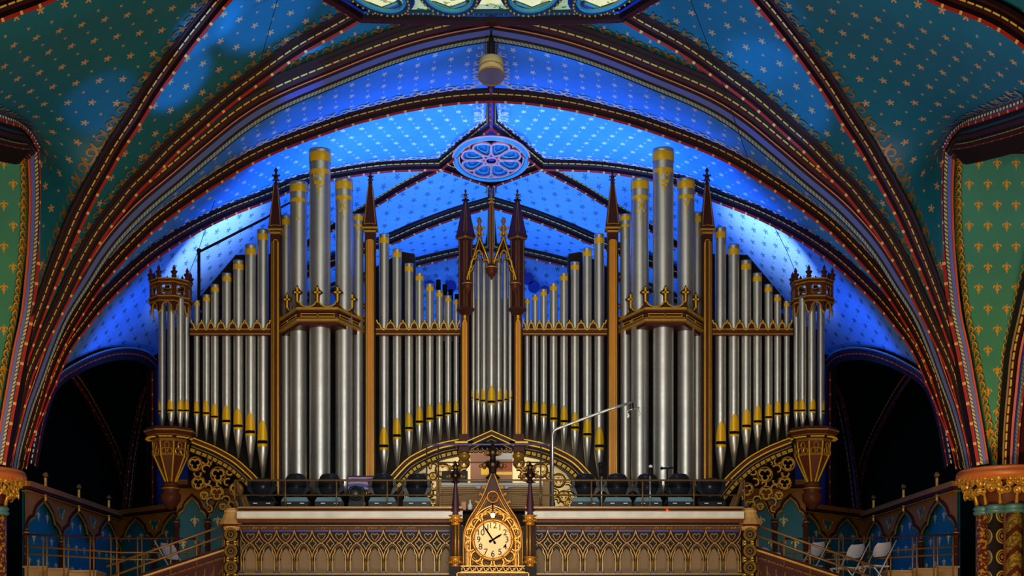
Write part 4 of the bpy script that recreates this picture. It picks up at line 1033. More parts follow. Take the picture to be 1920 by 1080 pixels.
# ---- arches under the case
def offs(pts, d):      # offset an (x,z) polyline sideways
    out = []
    for i in range(len(pts)):
        a = pts[max(0, i-1)]; b = pts[min(len(pts)-1, i+1)]; t = Vector((b[0]-a[0], b[1]-a[1])).normalized(); out.append((pts[i][0] + t.y*d, pts[i][1] - t.x*d))
    return out
def band(mb, pts, d0, d1, y0, y1, mat, seg=None):
    A, B = offs(pts, d0), offs(pts, d1)
    for i in range(len(pts) - 1):
        if seg and not seg(i): continue
        q = [A[i], A[i+1], B[i+1], B[i]]
        area2 = sum(q[j][0]*q[(j+1)%4][1] - q[(j+1)%4][0]*q[j][1] for j in range(4))
        if area2 > 0: q = q[::-1]
        mb.prism(q[::-1], y0, y1, mat)
def arch_parts(name, pts, Y, k, sgn=1):
    mb = MB()
    L = ((0, 2.0, -.16, 'goldy'), (2.0, 8, -.14, 'maroon2'), (8, 10.5, -.13, 'goldy'), (10.5, 15, -.06, 'dark'), (15, 16.5, -.07, 'browngold'), (16.5, 19, -.03, 'dark'))
    for a, b, y, m in L: band(mb, pts, a*k*sgn, b*k*sgn, Y + y, Y + .2, M[m])
    o = mb.build(name, case)
    mb = MB(); band(mb, pts, 19*k*sgn, 26.5*k*sgn, Y - .02, Y + .2, M['dark']); 
    for a, b in ((19.6, 20.8), (21.8, 23), (24, 25)): band(mb, pts, a*k*sgn, b*k*sgn, Y - .045, Y - .02, M['goldy'], lambda i: i % 4 < 3 if a > 20 and a < 23 else i % 4 < 3)
    mb.build('dentil_band', o)
    return o
def cat2(pts, n, Y): return [(p.x, p.z) for p in catmull([Vector((xx(x, Y), 0, zz(y, Y))) for x, y in pts], n)]
Ya = 25.75; ka = Ya / F
ca = cat2([(722, 906), (732, 895), (762, 864), (793, 846), (824, 833.5), (864, 825)], 60, Ya)
arch_parts('centre_arch', ca, Ya, ka, 1)
ca2 = [(2*xx(921.5, Ya) - x, z) for x, z in ca]
arch_parts('centre_arch', ca2, Ya, ka, -1)
sa = cat2([(366, 823), (401, 837), (423, 848), (446, 862), (467, 880), (485, 898), (512, 932)], 64, Ya)
arch_parts('side_arch', sa, Ya, ka, 1)
sa2 = [(2*xx(921.5, Ya) - x, z) for x, z in sa]
arch_parts('side_arch', sa2, Ya, ka, -1)
def foilring(mb, x, y, r, Y, ph=0.0, lobes=3):
    c = Vector((xx(x, Y), Y, zz(y, Y))); R_ = r * Y / F
    mb.tube([c + Vector((R_*math.cos(t), 0, R_*math.sin(t))) for t in [2*PI*i/20 for i in range(20)]], .022, M['maroon2'], 5, True)
    mb.tube([c + Vector((R_*.98*math.cos(t), -.022, R_*.98*math.sin(t))) for t in [2*PI*i/20 for i in range(20)]], .009, M['gold'], 4, True)
    pts = []
    for i in range(lobes * 10):
        t = 2*PI*i/(lobes*10) + ph; a = ((i % 10) / 10 - .5) * 2
        rr = R_ * (.80 - .34 * abs(a) ** 2.5); tt = t; pts.append(c + Vector((rr*math.cos(tt), -.015, rr*math.sin(tt))))
    mb.tube(pts, .016, M['gold'], 5, True)
    for q_ in range(lobes):
        t = 2*PI*q_/lobes + ph; p = c + Vector((R_*.42*math.cos(t), -.02, R_*.42*math.sin(t))); mb.ball(p, .018, M['gold'], 6)
def curl(mb, x, y, r, a0, turn, Y, w=.016, mt='gold'):
    pts = []
    for i in range(11):
        t = a0 + turn * i / 10; rr = r * (1 - .45 * i / 10); pts.append((xx(x + rr*math.cos(t), Y), Y - .01, zz(y - rr*math.sin(t), Y)))
    mb.tube(pts, [w] * 10 + [w * 1.8], M[mt], 5)
    mb.tube([(p[0], p[1] + .025, p[2]) for p in pts], w * 1.7, M['maroon'], 5)
for s in (-1, 1):
    m_ = (lambda x: x) if s < 0 else mx
    mb = MB(); Yt = 25.8
    for x, y, r in ((366, 870, 13), (409, 890, 14), (372, 906, 12), (407, 925, 13), (443, 918, 12.5), (383, 929, 8), (437, 948, 11), (418, 950, 7)):
        foilring(mb, m_(x), y, r, Yt, PI/2)
    for x, y, r, a0, tu in ((386, 880, 9, .5, 4.2), (389, 902, 8, 2.5, 4), (390, 915, 8, -1, 4), (427, 905, 8, 1, 4), (425, 938, 9, 3, -4), (395, 942, 9, 1, 4), (372, 888, 8, 3, 3.6), (385, 866, 7, 1, -4), (455, 935, 7, 0, 4), (400, 871, 8, 0, 3.6), (430, 885, 7, 0, -4), (410, 908, 5, 0, 5), (392, 955, 8, 2, -4)):
        curl(mb, m_(x), y, r, a0 if s < 0 else PI - a0, tu * (1 if s < 0 else -1), Yt)
    mb.build('pierced_tracery', case)
    mb = MB(); Yt = 25.85
    for x, y, r in ((830, 882, 13), (796, 901, 12), (786, 931, 10), (812, 893, 6), (804, 925, 8), (858, 892, 9), (870, 868, 9), (775, 945, 8), (812, 945, 8)):
        foilring(mb, m_(x), y, r, Yt, PI/2)
    for x, y, r, a0, tu in ((812, 875, 9, 0, 4), (815, 912, 8, 2, 4), (846, 872, 8, 1, -4), (845, 896, 8, 4, 4), (778, 915, 9, 1, 4), (800, 915, 8, 2, -4), (860, 875, 7, 3, 4), (790, 948, 8, 2, 4), (870, 888, 9, 1, 4), (768, 930, 8, 0, -4), (800, 940, 7, 0, 4)):
        curl(mb, m_(x), y, r, a0 if s < 0 else PI - a0, tu * (1 if s < 0 else -1), Yt)
    mb.build('pierced_tracery', case)
# pediment and corbels under the centre tower
mb = MB(); Yp = 25.3; kp = Yp / F
pd = [(xx(x, Yp), zz(y, Yp)) for x, y in ((876, 829), (921.5, 809), (967, 829))]
for a, b, y, m in ((0, 1.8, -.14, 'goldy'), (1.8, 8, -.12, 'maroon2'), (8, 10, -.1, 'goldy'), (10, 15, -.04, 'dark'), (15, 16.5, -.05, 'browngold')): band(mb, pd, a*kp, b*kp, Yp + y, Yp + .4, M[m])
mb.box((xx(876, Yp), Yp - .05, zz(834, Yp)), (xx(967, Yp), Yp + .4, zz(829, Yp)), M['dark'])
mb.build('pediment', case)
for s in (-1, 1):
    m_ = (lambda x: x) if s < 0 else mx
    mb = MB(); a, b = sorted((xx(m_(853), Yp), xx(m_(888), Yp))); mb.box((a, Yp - .12, zz(833, Yp)), (b, Yp + .4, zz(829.5, Yp)), M['goldy']); mb.box((a + .04, Yp - .08, zz(838, Yp)), (b - .04, Yp + .4, zz(833, Yp)), M['dark'])
    a, b = sorted((xx(m_(861), Yp), xx(m_(880), Yp))); mb.box((a, Yp - .06, zz(848, Yp)), (b, Yp + .3, zz(838, Yp)), M['maroon2']); mb.box((a, Yp - .07, zz(831, Yp)), (b, Yp + .3, zz(815, Yp)), M['maroon2'])
    c = mb.build('corbel', case)
    mb = MB(); mb.lathe((xx(m_(870.5), Yp), Yp + .1, zz(850, Yp)), [(.01, -.12), (.05, -.11), (.09, -.06), (.1, -.02), (.07, .01), (.09, .03), (.08, .05)], M['gold'], 14); mb.build('pendant', c)
mb = MB()
for x in range(884, 960, 9):
    curl(mb, x, 843, 5, PI, 4.5, Yp, .012, 'browngold')
mb.box((xx(880, Yp), Yp + .03, zz(842, Yp)), (xx(963, Yp), Yp + .08, zz(833, Yp)), M['slot'])
mb.build('hanging_cresting', case)
# solid back of the case and the swell boxes behind
mb = MB(); Yb = 26.75
pb = [(520, 960), (500, 906), (440, 866), (400, 838), (362, 822), (300, 815), (300, 620), (357, 606), (420, 545), (441, 478), (507, 476), (507, 600), (700, 615), (705, 500), (755, 472), (777, 476), (777, 600), (868, 615), (868, 830), (824, 850), (780, 880), (745, 930), (745, 960)]
for s in (-1, 1):
    q_ = [(xx(x if s < 0 else mx(x), Yb), zz(y, Yb)) for x, y in pb]
    v = [mb.vert((x, Yb, z)) for x, z in q_]; v2 = [mb.vert((x, Yb + .5, z)) for x, z in q_]
    mb.face(v if s > 0 else v[::-1], M['dark']); mb.face(v2, M['dark'])
    for i in range(len(v)): j = (i+1) % len(v); mb.face((v[i], v[j], v2[j], v2[i]), M['dark'])
a, b = xx(868, Yb), xx(mx(868), Yb); mb.box((a, Yb, zz(836, Yb)), (b, Yb + .5, zz(560, Yb)), M['dark'])
mb.build('case_back', case)
for s in (-1, 1):
    m_ = (lambda x: x) if s < 0 else mx
    mb = MB(); Yb = 26.5; q_ = [(xx(m_(x), Yb), zz(y, Yb)) for x, y in ((370, 572), (372, 560), (440, 480), (508, 476), (508, 572))]
    mb.prism(q_ if s > 0 else q_[::-1], Yb, Yb + 1.0, M['dark']); mb.build('swell_box', case)
# bench-room wall seen through the centre arch
M['cream'] = simple('cream_plaster', S(214, 200, 160), .7, 0, .12, 3)
mb = MB(); mb.box((xx(756, 26.9), 27.3, zz(962, 26.9)), (xx(1088, 26.9), 27.4, zz(838, 26.9)), M['cream']); o = mb.build('wall_console_room'); o['kind'] = 'structure'

# dark sheets added behind brackets and great towers to hide the blue-lit wall
for s in (-1, 1):
    m_ = (lambda x: x) if s < 0 else mx
    mb = MB(); Yw = 27.35
    q_ = [(xx(m_(x), Yw), zz(y, Yw)) for x, y in ((352, 908), (352, 800), (760, 800), (760, 1000), (452, 1000), (452, 908))]
    mb.prism(q_ if s > 0 else q_[::-1], Yw, Yw + .1, M['dark']); o = mb.build('wall_%s_behind_case' % ('left' if s < 0 else 'right')); o['kind'] = 'structure'
area('console_fill', (0.1, 26.35, 4.0), (0.1, 27.2, 3.3), 2.4, 30, (1, .85, .6), .3)  # unseen area light added to brighten the cream wall behind the tracery

# ================================================================== gallery front, clock, equipment
M['marble'] = simple('grey_veined_marble', S(188, 188, 182), .35, 0, .35, 5)
M['tan'] = simple('tan_panel', S(112, 88, 58), .6, 0, .12, 3)
M['antique'] = simple('antique_gold_moulding', S(140, 110, 50), .4, .4, .4, 14)
M['capwood'] = simple('golden_brown_moulding', S(186, 144, 86), .4, .1, .2, 6)
M['black'] = simple('black_plastic', S(22, 22, 26), .35, 0, .2, 10)
M['blacksh'] = simple('glossy_black_shell', S(30, 34, 40), .22, 0, .2, 10)
M['tealstrip'] = simple('pale_blue_base_edge', S(120, 160, 176), .35, 0, .1, 10)
M['steel'] = simple('bright_steel', S(190, 190, 190), .3, .7, .1, 10)
M['brass'] = simple('brown_bronze_rail', S(120, 90, 52), .4, .4, .2, 10)
M['white'] = simple('white_plastic', S(226, 224, 220), .4, 0, .05, 10)
M['cobaltdk'] = simple('dark_cobalt_base', S(28, 34, 110), .4, 0, .15, 6)
YG = 23.0; kg = YG / F
gal = put('gallery_parapet', None, 'long marble-topped gallery parapet with gilded pointed arcading beneath the organ', 'balcony', loc=(0, YG, P(0, 1085, YG).z))
X = lambda x, Y=YG: (x - CX) * Y / F
Z = lambda y, Y=YG: (CY - y) * Y / F
x0, x1 = 449, 1390
def capseg(a, b):
    mb = MB(); A, B = X(a), X(b)
    for ya, yb, dep, m in ((953, 956.5, -.22, 'brass'), (956.5, 961, -.12, 'maroon2'), (961, 963, -.2, 'capwood'), (963, 974, -.24, 'marble'), (974, 976, -.23, 'capwood'), (976, 982, -.16, 'maroon2'), (982, 986.5, -.08, 'dark'), (986.5, 987.5, -.1, 'antique')):
        mb.box((A, YG + dep, Z(yb)), (B, YG + .25, Z(ya)), M[m])
    return mb.build('marble_coping', gal)
capseg(x0, 868); capseg(984, x1)
mb = MB(); mb.box((X(x0), YG + .06, Z(1090)), (X(x1), YG + .2, Z(986)), M['tan']); mb.box((X(x0), YG - .06, Z(1090)), (X(x1), YG + .2, Z(1078)), M['dark']); mb.box((X(x0), YG - .08, Z(1078)), (X(x1), YG + .2, Z(1076)), M['antique']); mb.build('back_board', gal)
mb = MB(); mb.box((X(x0), YG - .02, Z(993)), (X(x1), YG + .1, Z(987.5)), M['maroon2'])
rnd = random.Random(5); xq = x0 + 2
while xq < x1 - 4:
    c = X(xq); z = Z(990.2); mb.tube([(c, YG - .03, z - .015), (c + .02, YG - .045, z + .012), (c + .045, YG - .03, z - .01), (c + .06, YG - .03, z + .012)], .007, M['browngold'] if rnd.random() < .85 else M['ochre'], 4); xq += 8
mb.build('carved_frieze', gal)
def bay_mesh(w):
    """one bay of arcading, x from 0 to w (metres), z in metres below the frieze"""
    mb = MB(); zt = Z(993) ; zc = Z(1018); zs = Z(1043); zb = Z(1073)
    k = kg
    # ogee lines crossing above
    def cur(pts, r, y, m, n=12): mb.tube(catmull([Vector((u * w, y, Z(v))) for u, v in pts], n), r, M[m], 5)
    up = [(0, 993), (.02, 998), (.14, 1008), (.36, 1016), (.5, 1018.5), (.64, 1021), (.86, 1031), (.97, 1040), (1, 1050)]
    upm = [(1 - u, v) for u, v in up]
    for q in (up, upm): cur(q, .02, YG - .01, 'maroon2'); cur(q, .008, YG - .035, 'antique')
    # cusped arch
    ar = [(.14, 1046), (.14, 1041), (.2, 1038), (.26, 1034), (.26, 1030), (.33, 1025), (.5, 1021)]
    arr = ar + [(1 - u, v) for u, v in ar[::-1][1:]]
    cur(arr, .012, YG + .01, 'antique', 20)
    poly = [(u * w, Z(v)) for u, v in [(0.02, 1052), (.13, 1052), (.20, 1049), (.15, 1042), (.24, 1038), (.33, 1033), (.42, 1029), (.5, 1027), (.58, 1029), (.67, 1033), (.76, 1038), (.85, 1042), (.80, 1049), (.87, 1052), (.98, 1052), (1, 1010), (0.5, 1010), (0, 1010)]]
    for a, b in (((0, 9)), ):
        pass
    L = poly[:8] + [(.5 * w, Z(1010)), (0, Z(1010))]; R_ = [(w - x, z) for x, z in L][::-1]
    mb.prism(L, YG + .02, YG + .06, M['dark']); mb.prism(R_, YG + .02, YG + .06, M['dark'])
    mb.box((0, YG + .03, Z(1012)), (w, YG + .06, Z(993)), M['dark']); mb.box((0, YG + .01, Z(997)), (w, YG + .03, Z(993)), M['cobaltdk'])
    # heart-shaped leaf in the top spandrel
    cur([(.28, 1003), (.4, 1000), (.5, 1003), (.6, 1000), (.72, 1003), (.62, 1009), (.5, 1013), (.38, 1009), (.28, 1003)], .008, YG + .02, 'browngold', 20)
    # quatrefoil halves at the bay edges
    for e, sg in ((0, 1), (1, -1)):
        cur([(e, 1008), (e + sg*.06, 1014), (e + sg*.22, 1019), (e + sg*.08, 1024), (e, 1031)], .008, YG + .0, 'antique', 12)
    # shafts
    for e in (0, w):
        mb.lathe((e, YG - .01, 0), [(.026, Z(1074)), (.026, Z(1070)), (.014, Z(1068)), (.012, Z(1050)), (.02, Z(1048)), (.012, Z(1046))], M['antique'], 8)
    for u in (.13, .87): mb.box((u*w - .006, YG, zb), (u*w + .006, YG + .02, Z(1046)), M['antique'])
    mb.hprism([(-.035, YG - .05), (.035, YG - .05), (.035, YG + .05), (-.035, YG + .05)], Z(1076), Z(1071.5), M['cobaltdk'])
    return mb
def bays(a, b, n):
    w = (X(b) - X(a)) / n; proto = bay_mesh(w); src = None
    for i in range(n):
        if src is None:
            src = proto.build('arcade_bay', gal); o = src
        else: o = src.copy(); COL.objects.link(o)
        o.location = (X(a) + w * i, o.location.y, o.location.z)
bays(452.5, 852.5, 12); bays(994, 1388.5, 12)
# newel posts
for s in (-1, 1):
    cxp = 435 if s < 0 else 1404
    Yn = YG + .02; Xc = X(cxp); a = 14 * kg
    octs = lambda r: [(Xc + r*math.cos(PI/8 + PI/4*i), Yn + r*math.sin(PI/8 + PI/4*i)) for i in range(8)]
    mb = MB(); mb.hprism(octs(a * 1.08), Z(1090), Z(990), M['dark'])
    post = mb.build('newel', gal)
    mb = MB()
    for r0, r1, y0_, y1_, m in ((15, 17, 995, 988, 'capwood'), (19, 22, 988, 984, 'maroon2'), (25, 22, 984, 980, 'capwood'), (25, 19, 980, 972, 'capwood'), (19, 15, 972, 962, 'capwood'), (14, 16, 962, 958, 'capwood'), (16, 12, 958, 953, 'capwood')):
        mb.lathe((Xc, Yn, 0), [(r0 * kg, Z(y0_)), (r1 * kg, Z(y1_))], M[m], 12, smooth=False)
    mb.build('flared_cap', post)
    mb = MB()
    yf = Yn - a * 1.02
    for i, yc in enumerate((1003, 1034, 1065)):
        for r, w_ in ((11.5, .014), (8.5, .008), (4, .01)):
            mb.tube([(Xc + r*kg*math.cos(t)*.95, yf - .02, Z(yc) + r*kg*math.sin(t)) for t in [2*PI*q/20 for q in range(20)]], w_ * .8, M['antique'], 4, True)
        for sg in (-1, 1):
            for dx in (-7, 7):
                curl(mb, cxp + dx, yc + 15 * 1, 3.6, PI/2 * sg, 4 * sg, Yn - a - .0, .008, 'goldy')
        for sg in (-1, 1): mb.tube([(Xc + sg*12.5*kg, yf, Z(yc + 10)), (Xc + sg*12.5*kg, yf, Z(yc + 22))], .01, M['antique'], 4)
    mb.build('gilt_ornament', post)

M['led'] = simple('red_indicator', S(220, 20, 10), .4, emit=(1, .02, .01, 1), es=3)
mb = MB(); mb.ball((X(1249), YG - .13, Z(959)), .018, M['led'], 8); mb.build('indicator_light', gal, label='tiny red glowing light')
# metal handrail standing on the coping
Yr = 23.25
rl = put('gallery_railing', None, 'thin bronze metal safety railing running along the top of the gallery parapet', 'railing', loc=(0, Yr, Z(953, Yr)))
mb = MB()
for y, r in ((900.5, .015), (928.5, .013)): mb.tube([(X(440, Yr), Yr, Z(y, Yr)), (X(1396, Yr), Yr, Z(y, Yr))], r, M['brass'], 6)
mb.build('rail', rl)
for x in (440, 535, 631, 726, 822, 1013, 1109, 1205, 1301, 1396):
    mb = MB(); mb.tube([(X(x, Yr), Yr, Z(954, Yr)), (X(x, Yr), Yr, Z(900, Yr))], .013, M['brass'], 6); mb.build('railing_post', rl)
for s in (-1, 1):
    m_ = (lambda x: x) if s < 0 else (lambda x: 1836 - x)
    for xa, xb in ((442, 458), (456, 466)):
        mb = MB(); mb.tube([(X(m_(xa), Yr), Yr + .05, Z(902 if xa == 442 else 930, Yr)), (X(m_(xb), Yr), Yr + .05, Z(954, Yr))], .03, M['brass'], 4); mb.build('brace', rl)
mb = MB(); Yh = 23.9
mb.tube([(X(800, Yh), Yh, Z(834, Yh)), (X(1034, Yh), Yh, Z(833, Yh))], .014, M['purple'], 6); mb.tube([(X(798, Yh), Yh, Z(867, Yh)), (X(1034, Yh), Yh, Z(867, Yh))], .012, M['brass'], 6)
for x in (800, 822, 1014, 1032): mb.tube([(X(x, Yh), Yh, Z(955, Yh)), (X(x, Yh), Yh, Z(833, Yh))], .012, M['black'], 5)
top(mb.build('upper_railing'), 'taller thin dark guard rail frame standing above the clock in front of the organ console', 'railing')

# gallery deck
mb = MB(); mb.box((X(430), YG + .2, Z(1000) ), (X(1409), 25.2, Z(985)), M['dark']); mb.box((X(430, 25), 25.2, -5.9), (X(1409, 25), 27.3, Z(960, 26)), M['dark']); o = mb.build('floor_gallery'); o['kind'] = 'structure'

# moving-head stage lights
Ym = 23.75; zb_ = Z(985) + .002
def moving_head(px, label, head='up', strip=True, wide=1.0):
    xc = X(px, Ym); z0 = Z(954, Ym)
    th = put('moving_head_light', None, label, 'stage light', 'stage lights along the gallery parapet', loc=(xc, Ym, z0 - .12))
    k = Ym / F * wide
    mb = MB(); w = 25 * k
    mb.hprism([(xc - w, Ym - .17), (xc + w, Ym - .17), (xc + w, Ym + .17), (xc - w, Ym + .17)], z0 - .12, z0 + .09, M['black'])
    mb.hprism([(xc - w*1.0, Ym - .17), (xc + w*1.0, Ym - .17), (xc + w*1.0, Ym + .17), (xc - w*1.0, Ym + .17)], z0 + .09, z0 + .155, M['tealstrip' if strip else 'black'], [(xc - w*.85, Ym - .13), (xc + w*.85, Ym - .13), (xc + w*.85, Ym + .13), (xc - w*.85, Ym + .13)])
    for dx in (-.55, .4): mb.box((xc + dx*w, Ym - .176, z0 + .055), (xc + dx*w + .06, Ym - .17, z0 + .068), M['white'])
    mb.lathe((xc, Ym, z0 + .15), [(.12, 0), (.12, .04)], M['black'], 14)
    mb.build('base', th)
    for sg in (-1, 1):
        mb = MB(); pts = [(xc + sg*w*.35, z0 + .18), (xc + sg*w*.7, z0 + .2), (xc + sg*w*1.04, z0 + .26), (xc + sg*w*1.05, z0 + .34), (xc + sg*w*.92, z0 + .42), (xc + sg*w*.78, z0 + .41), (xc + sg*w*.74, z0 + .31), (xc + sg*w*.66, z0 + .25), (xc + sg*w*.35, z0 + .22)]
        mb.prism(pts if sg > 0 else pts[::-1], Ym - .09, Ym + .09, M['blacksh']); mb.ball((xc + sg*w*.86, Ym - .02, z0 + .385), .048, M['blacksh'], 8, 1, 1.5)
        mb.build('yoke_arm', th)
    mb = MB()
    if head == 'up': prof = [(.05, .15), (.11, .165), (.15, .21), (.175, .29), (.18, .36), (.165, .42), (.14, .475), (.115, .505), (.06, .52), (.02, .522)]
    else: prof = [(.05, .17), (.12, .19), (.16, .24), (.17, .31), (.17, .36), (.14, .42), (.09, .445), (.03, .455)]
    mb.lathe((xc, Ym, z0), prof, M['blacksh'], 20)
    hd = mb.build('lamp_head', th)
    mb = MB()
    if head == 'up': mb.lathe((xc, Ym, z0), [(.182, .30), (.187, .32), (.182, .35)], M['black'], 20); mb.ball((xc, Ym - .09, z0 + .485), .045, M['tealstrip'], 8, .7, .5)
    else: mb.ball((xc, Ym - .13, z0 + .37), .05, M['steel'], 8, 1, .3)
    mb.build('lens', hd)
    return th
mh = [(492, 'low', False, 'leftmost moving-head stage light, black with its lens tipped forward'), (555, 'up', True, 'moving-head stage light, second from the left end of the gallery'), (618, 'up', True, 'moving-head stage light just left of the video screen'),
      (718, 'up', True, 'moving-head stage light just right of the video screen'), (782, 'up', True, 'moving-head stage light nearest the console on its left'),
      (1097, 'up', True, 'moving-head stage light nearest the console on its right'), (1157, 'up', True, 'moving-head stage light under the twin hanging microphones'), (1214, 'up', True, 'moving-head stage light with an upright microphone behind it'), (1273, 'up', True, 'moving-head stage light second from the right end of the gallery'), (1332, 'low', False, 'rightmost moving-head stage light, black with its lens tipped forward')]
for px, h, st, lb in mh: moving_head(px, lb, h, st, 1.02)
# video screen with a projector in front
M['screen'] = NT('lit_video_screen').m
_t = M['screen'].node_tree; _b = _t.nodes['Principled BSDF']
_tc = _t.nodes.new('ShaderNodeTexCoord'); _w = _t.nodes.new('ShaderNodeTexWave'); _w.bands_direction = 'Z'; _w.inputs['Scale'].default_value = 4; _w.inputs['Distortion'].default_value = 6
_r = _t.nodes.new('ShaderNodeValToRGB'); _r.color_ramp.elements[0].color = S(40, 60, 130); _r.color_ramp.elements[1].color = S(210, 150, 180); _r.color_ramp.elements.new(.6).color = S(60, 90, 190)
_t.links.new(_tc.outputs['Object'], _w.inputs[0]); _t.links.new(_w.outputs[0], _r.inputs[0]); _t.links.new(_r.outputs[0], _b.inputs['Emission Color']); _b.inputs['Emission Strength'].default_value = .35; _b.inputs['Base Color'].default_value = (0, 0, 0, 1)
th = put('video_screen', None, 'small flat screen showing a blue picture among the stage lights', 'screen', loc=(X(676, 24), 24.05, Z(985)))
mb = MB(); Yv = 24.0; mb.box((X(651, Yv), Yv, Z(921, Yv)), (X(701, Yv), Yv + .05, Z(892, Yv)), M['black']); mb.tube([(X(676, Yv), Yv + .03, Z(960, Yv)), (X(676, Yv), Yv + .03, Z(920, Yv))], .02, M['black'], 6); cs = mb.build('casing', th)
mb = MB(); mb.box((X(653, Yv), Yv - .004, Z(918, Yv)), (X(699, Yv), Yv, Z(894.5, Yv)), M['screen']); mb.build('display', cs)
th = put('projector', None, 'boxy black projector with a big round lens in front of the video screen', 'projector', loc=(X(668, 23.6), 23.65, Z(985)))
Yv = 23.6; mb = MB(); mb.box((X(655, Yv), Yv, Z(957, Yv)), (X(681, Yv), Yv + .22, Z(912, Yv)), M['black']); mb.box((X(653, Yv), Yv + .02, Z(957, Yv)), (X(683, Yv), Yv + .2, Z(940, Yv)), M['blacksh']); bd = mb.build('body', th)
mb = MB(); c = Vector((X(667, Yv), Yv - .03, Z(925, Yv)))
for r, w_, m in ((.095, .02, 'blacksh'), (.06, .012, 'black')): mb.tube([c + Vector((r*math.cos(t), 0, r*math.sin(t))) for t in [2*PI*q/20 for q in range(20)]], w_, M[m], 6, True)
mb.ball(c + Vector((0, .02, -.02)), .035, M['steel'], 10, 1, .6); mb.build('lens', bd)

# microphones
def tubeobj(name, label, cat, pts, r, mat, extra=None, group=None):
    mb = MB(); mb.tube(pts, r, M[mat], 8)
    root = put(name, None, label, cat, group, loc=tuple(pts[0])); st = mb.build('stand', root)
    if extra: m2 = MB(); extra(m2); m2.build('microphone', root)
    return root
Yk = 23.55; T = lambda x, y, Y=Yk: Vector((X(x, Y), Y, Z(y, Y)))
def twin(m):
    m.tube([T(1186, 755), T(1187, 768)], .015, M['black'], 6); m.tube([T(1176, 770), T(1187, 767), T(1198, 764)], .01, M['steel'], 6)
    for x, y in ((1177, 772), (1198, 768)): m.tube([T(x, y - 5), T(x - 1, y + 3)], .012, M['steel'], 6); m.tube([T(x - 1, y + 3), T(x + 2, y + 8), T(x - 1, y + 11)], .017, M['white'], 6)
tubeobj('boom_stand', 'tall thin boom stand bent over the pipes holding twin hanging microphones', 'microphone stand', [T(1036, 960), T(1036, 816), T(1037.5, 809), T(1043, 804.5), T(1100, 783), T(1150, 765), T(1186, 754)], .02, 'steel', twin)
tubeobj('microphone_stand', 'short upright microphone stand just right of the centre arch', 'microphone stand', [T(1128, 960), T(1128, 890)], .014, 'steel', lambda m: (m.tube([T(1127.5, 893), T(1126, 872)], .03, M['black'], 8), m.ball(T(1126, 871), .04, M['black'], 8)))
tubeobj('microphone_stand', 'upright microphone with pale tip behind a stage light in the right great tower', 'microphone stand', [T(1219, 960), T(1219, 890)], .014, 'steel', lambda m: (m.tube([T(1219, 892), T(1220, 876)], .025, M['black'], 8), m.ball(T(1220, 875), .03, M['white'], 8)))
tubeobj('microphone_stand', 'T-shaped microphone stand with a short horizontal bar between two stage lights', 'microphone stand', [T(1251, 960), T(1251, 878)], .012, 'black', lambda m: (m.tube([T(1241, 878), T(1262, 877)], .016, M['black'], 8), m.ball(T(1241, 878), .026, M['black'], 8), m.tube([T(1250, 876.5), T(1260, 876.5)], .01, M['white'], 6)))

# organ console with slatted back, screen and mirror
M['oak'] = simple('golden_oak', S(150, 108, 44), .45, .05, .2, 5)
M['oakd'] = simple('shadowed_oak_gap', S(70, 46, 20), .6, 0, .2, 5)
M['salmon'] = simple('salmon_board', S(214, 150, 118), .6, 0, .08, 3)
Yo = 24.9
con = put('organ_console', None, 'wide golden oak organ console with slatted back and pale top behind the clock', 'organ console', loc=(X(927, Yo), Yo + .2, Z(958, Yo)))
mb = MB(); mb.box((X(826, Yo), Yo + .02, Z(958, Yo)), (X(1030, Yo), Yo + .5, Z(908, Yo)), M['oakd']); mb.build('body', con)
for i in range(10):
    y = 914 + i * 4; mb = MB(); mb.box((X(828, Yo), Yo - .0, Z(y + 3.3, Yo)), (X(1018, Yo), Yo + .02, Z(y, Yo)), M['oak']); mb.build('slat', con)
mb = MB(); mb.box((X(826, Yo), Yo - .03, Z(911, Yo)), (X(1018, Yo), Yo + .5, Z(905.5, Yo)), M['marble']); mb.box((X(826, Yo), Yo - .02, Z(913.5, Yo)), (X(1018, Yo), Yo, Z(911.5, Yo)), M['cream']); mb.build('top', con)
for a, b in ((818, 828), (1018, 1032)): mb = MB(); mb.box((X(a, Yo), Yo - .06, Z(958, Yo)), (X(b, Yo), Yo + .45, Z(900 if a < 900 else 903, Yo)), M['oak']); mb.build('side_panel', con)
for x in (897, 949):
    mb = MB(); mb.lathe((X(x, Yo), Yo - .06, Z(918, Yo)), [(.03, 0), (.045, .03)], M['white'], 8); mb.tube([(X(x - 8, Yo), Yo - .06, Z(913.5, Yo)), (X(x + 12, Yo), Yo - .06, Z(913.5, Yo))], .012, M['white'], 6); mb.build('lamp', con)
mb = MB(); Yq = 25.1; mb.box((X(828, Yq), Yq, Z(906, Yq)), (X(877, Yq), Yq + .06, Z(883, Yq)), M['black']); top(mb.build('music_monitor'), 'black flat monitor standing on the left end of the console top', 'monitor')
th = put('coloured_board', None, 'tall salmon-coloured board with an ochre square on the left above the console', 'board', loc=(X(899, Yq), Yq, Z(906, Yq)))
mb = MB(); mb.box((X(882, Yq), Yq + .02, Z(903, Yq)), (X(918, Yq), Yq + .06, Z(849, Yq)), M['salmon']); b_ = mb.build('board', th)
mb = MB(); mb.box((X(902, Yq), Yq + .01, Z(890, Yq)), (X(916, Yq), Yq + .02, Z(875, Yq)), M['goldy']); mb.build('ochre_patch', b_)
th = put('coloured_board', None, 'board with a white upper band and orange stripes on the right above the console', 'board', loc=(X(941, Yq), Yq, Z(906, Yq)))
mb = MB(); mb.box((X(922, Yq), Yq + .02, Z(903, Yq)), (X(961, Yq), Yq + .06, Z(849, Yq)), M['salmon']); b_ = mb.build('board', th)
mb = MB(); mb.box((X(923, Yq), Yq + .008, Z(861, Yq)), (X(960, Yq), Yq + .02, Z(850, Yq)), M['white']); mb.build('white_band', b_)
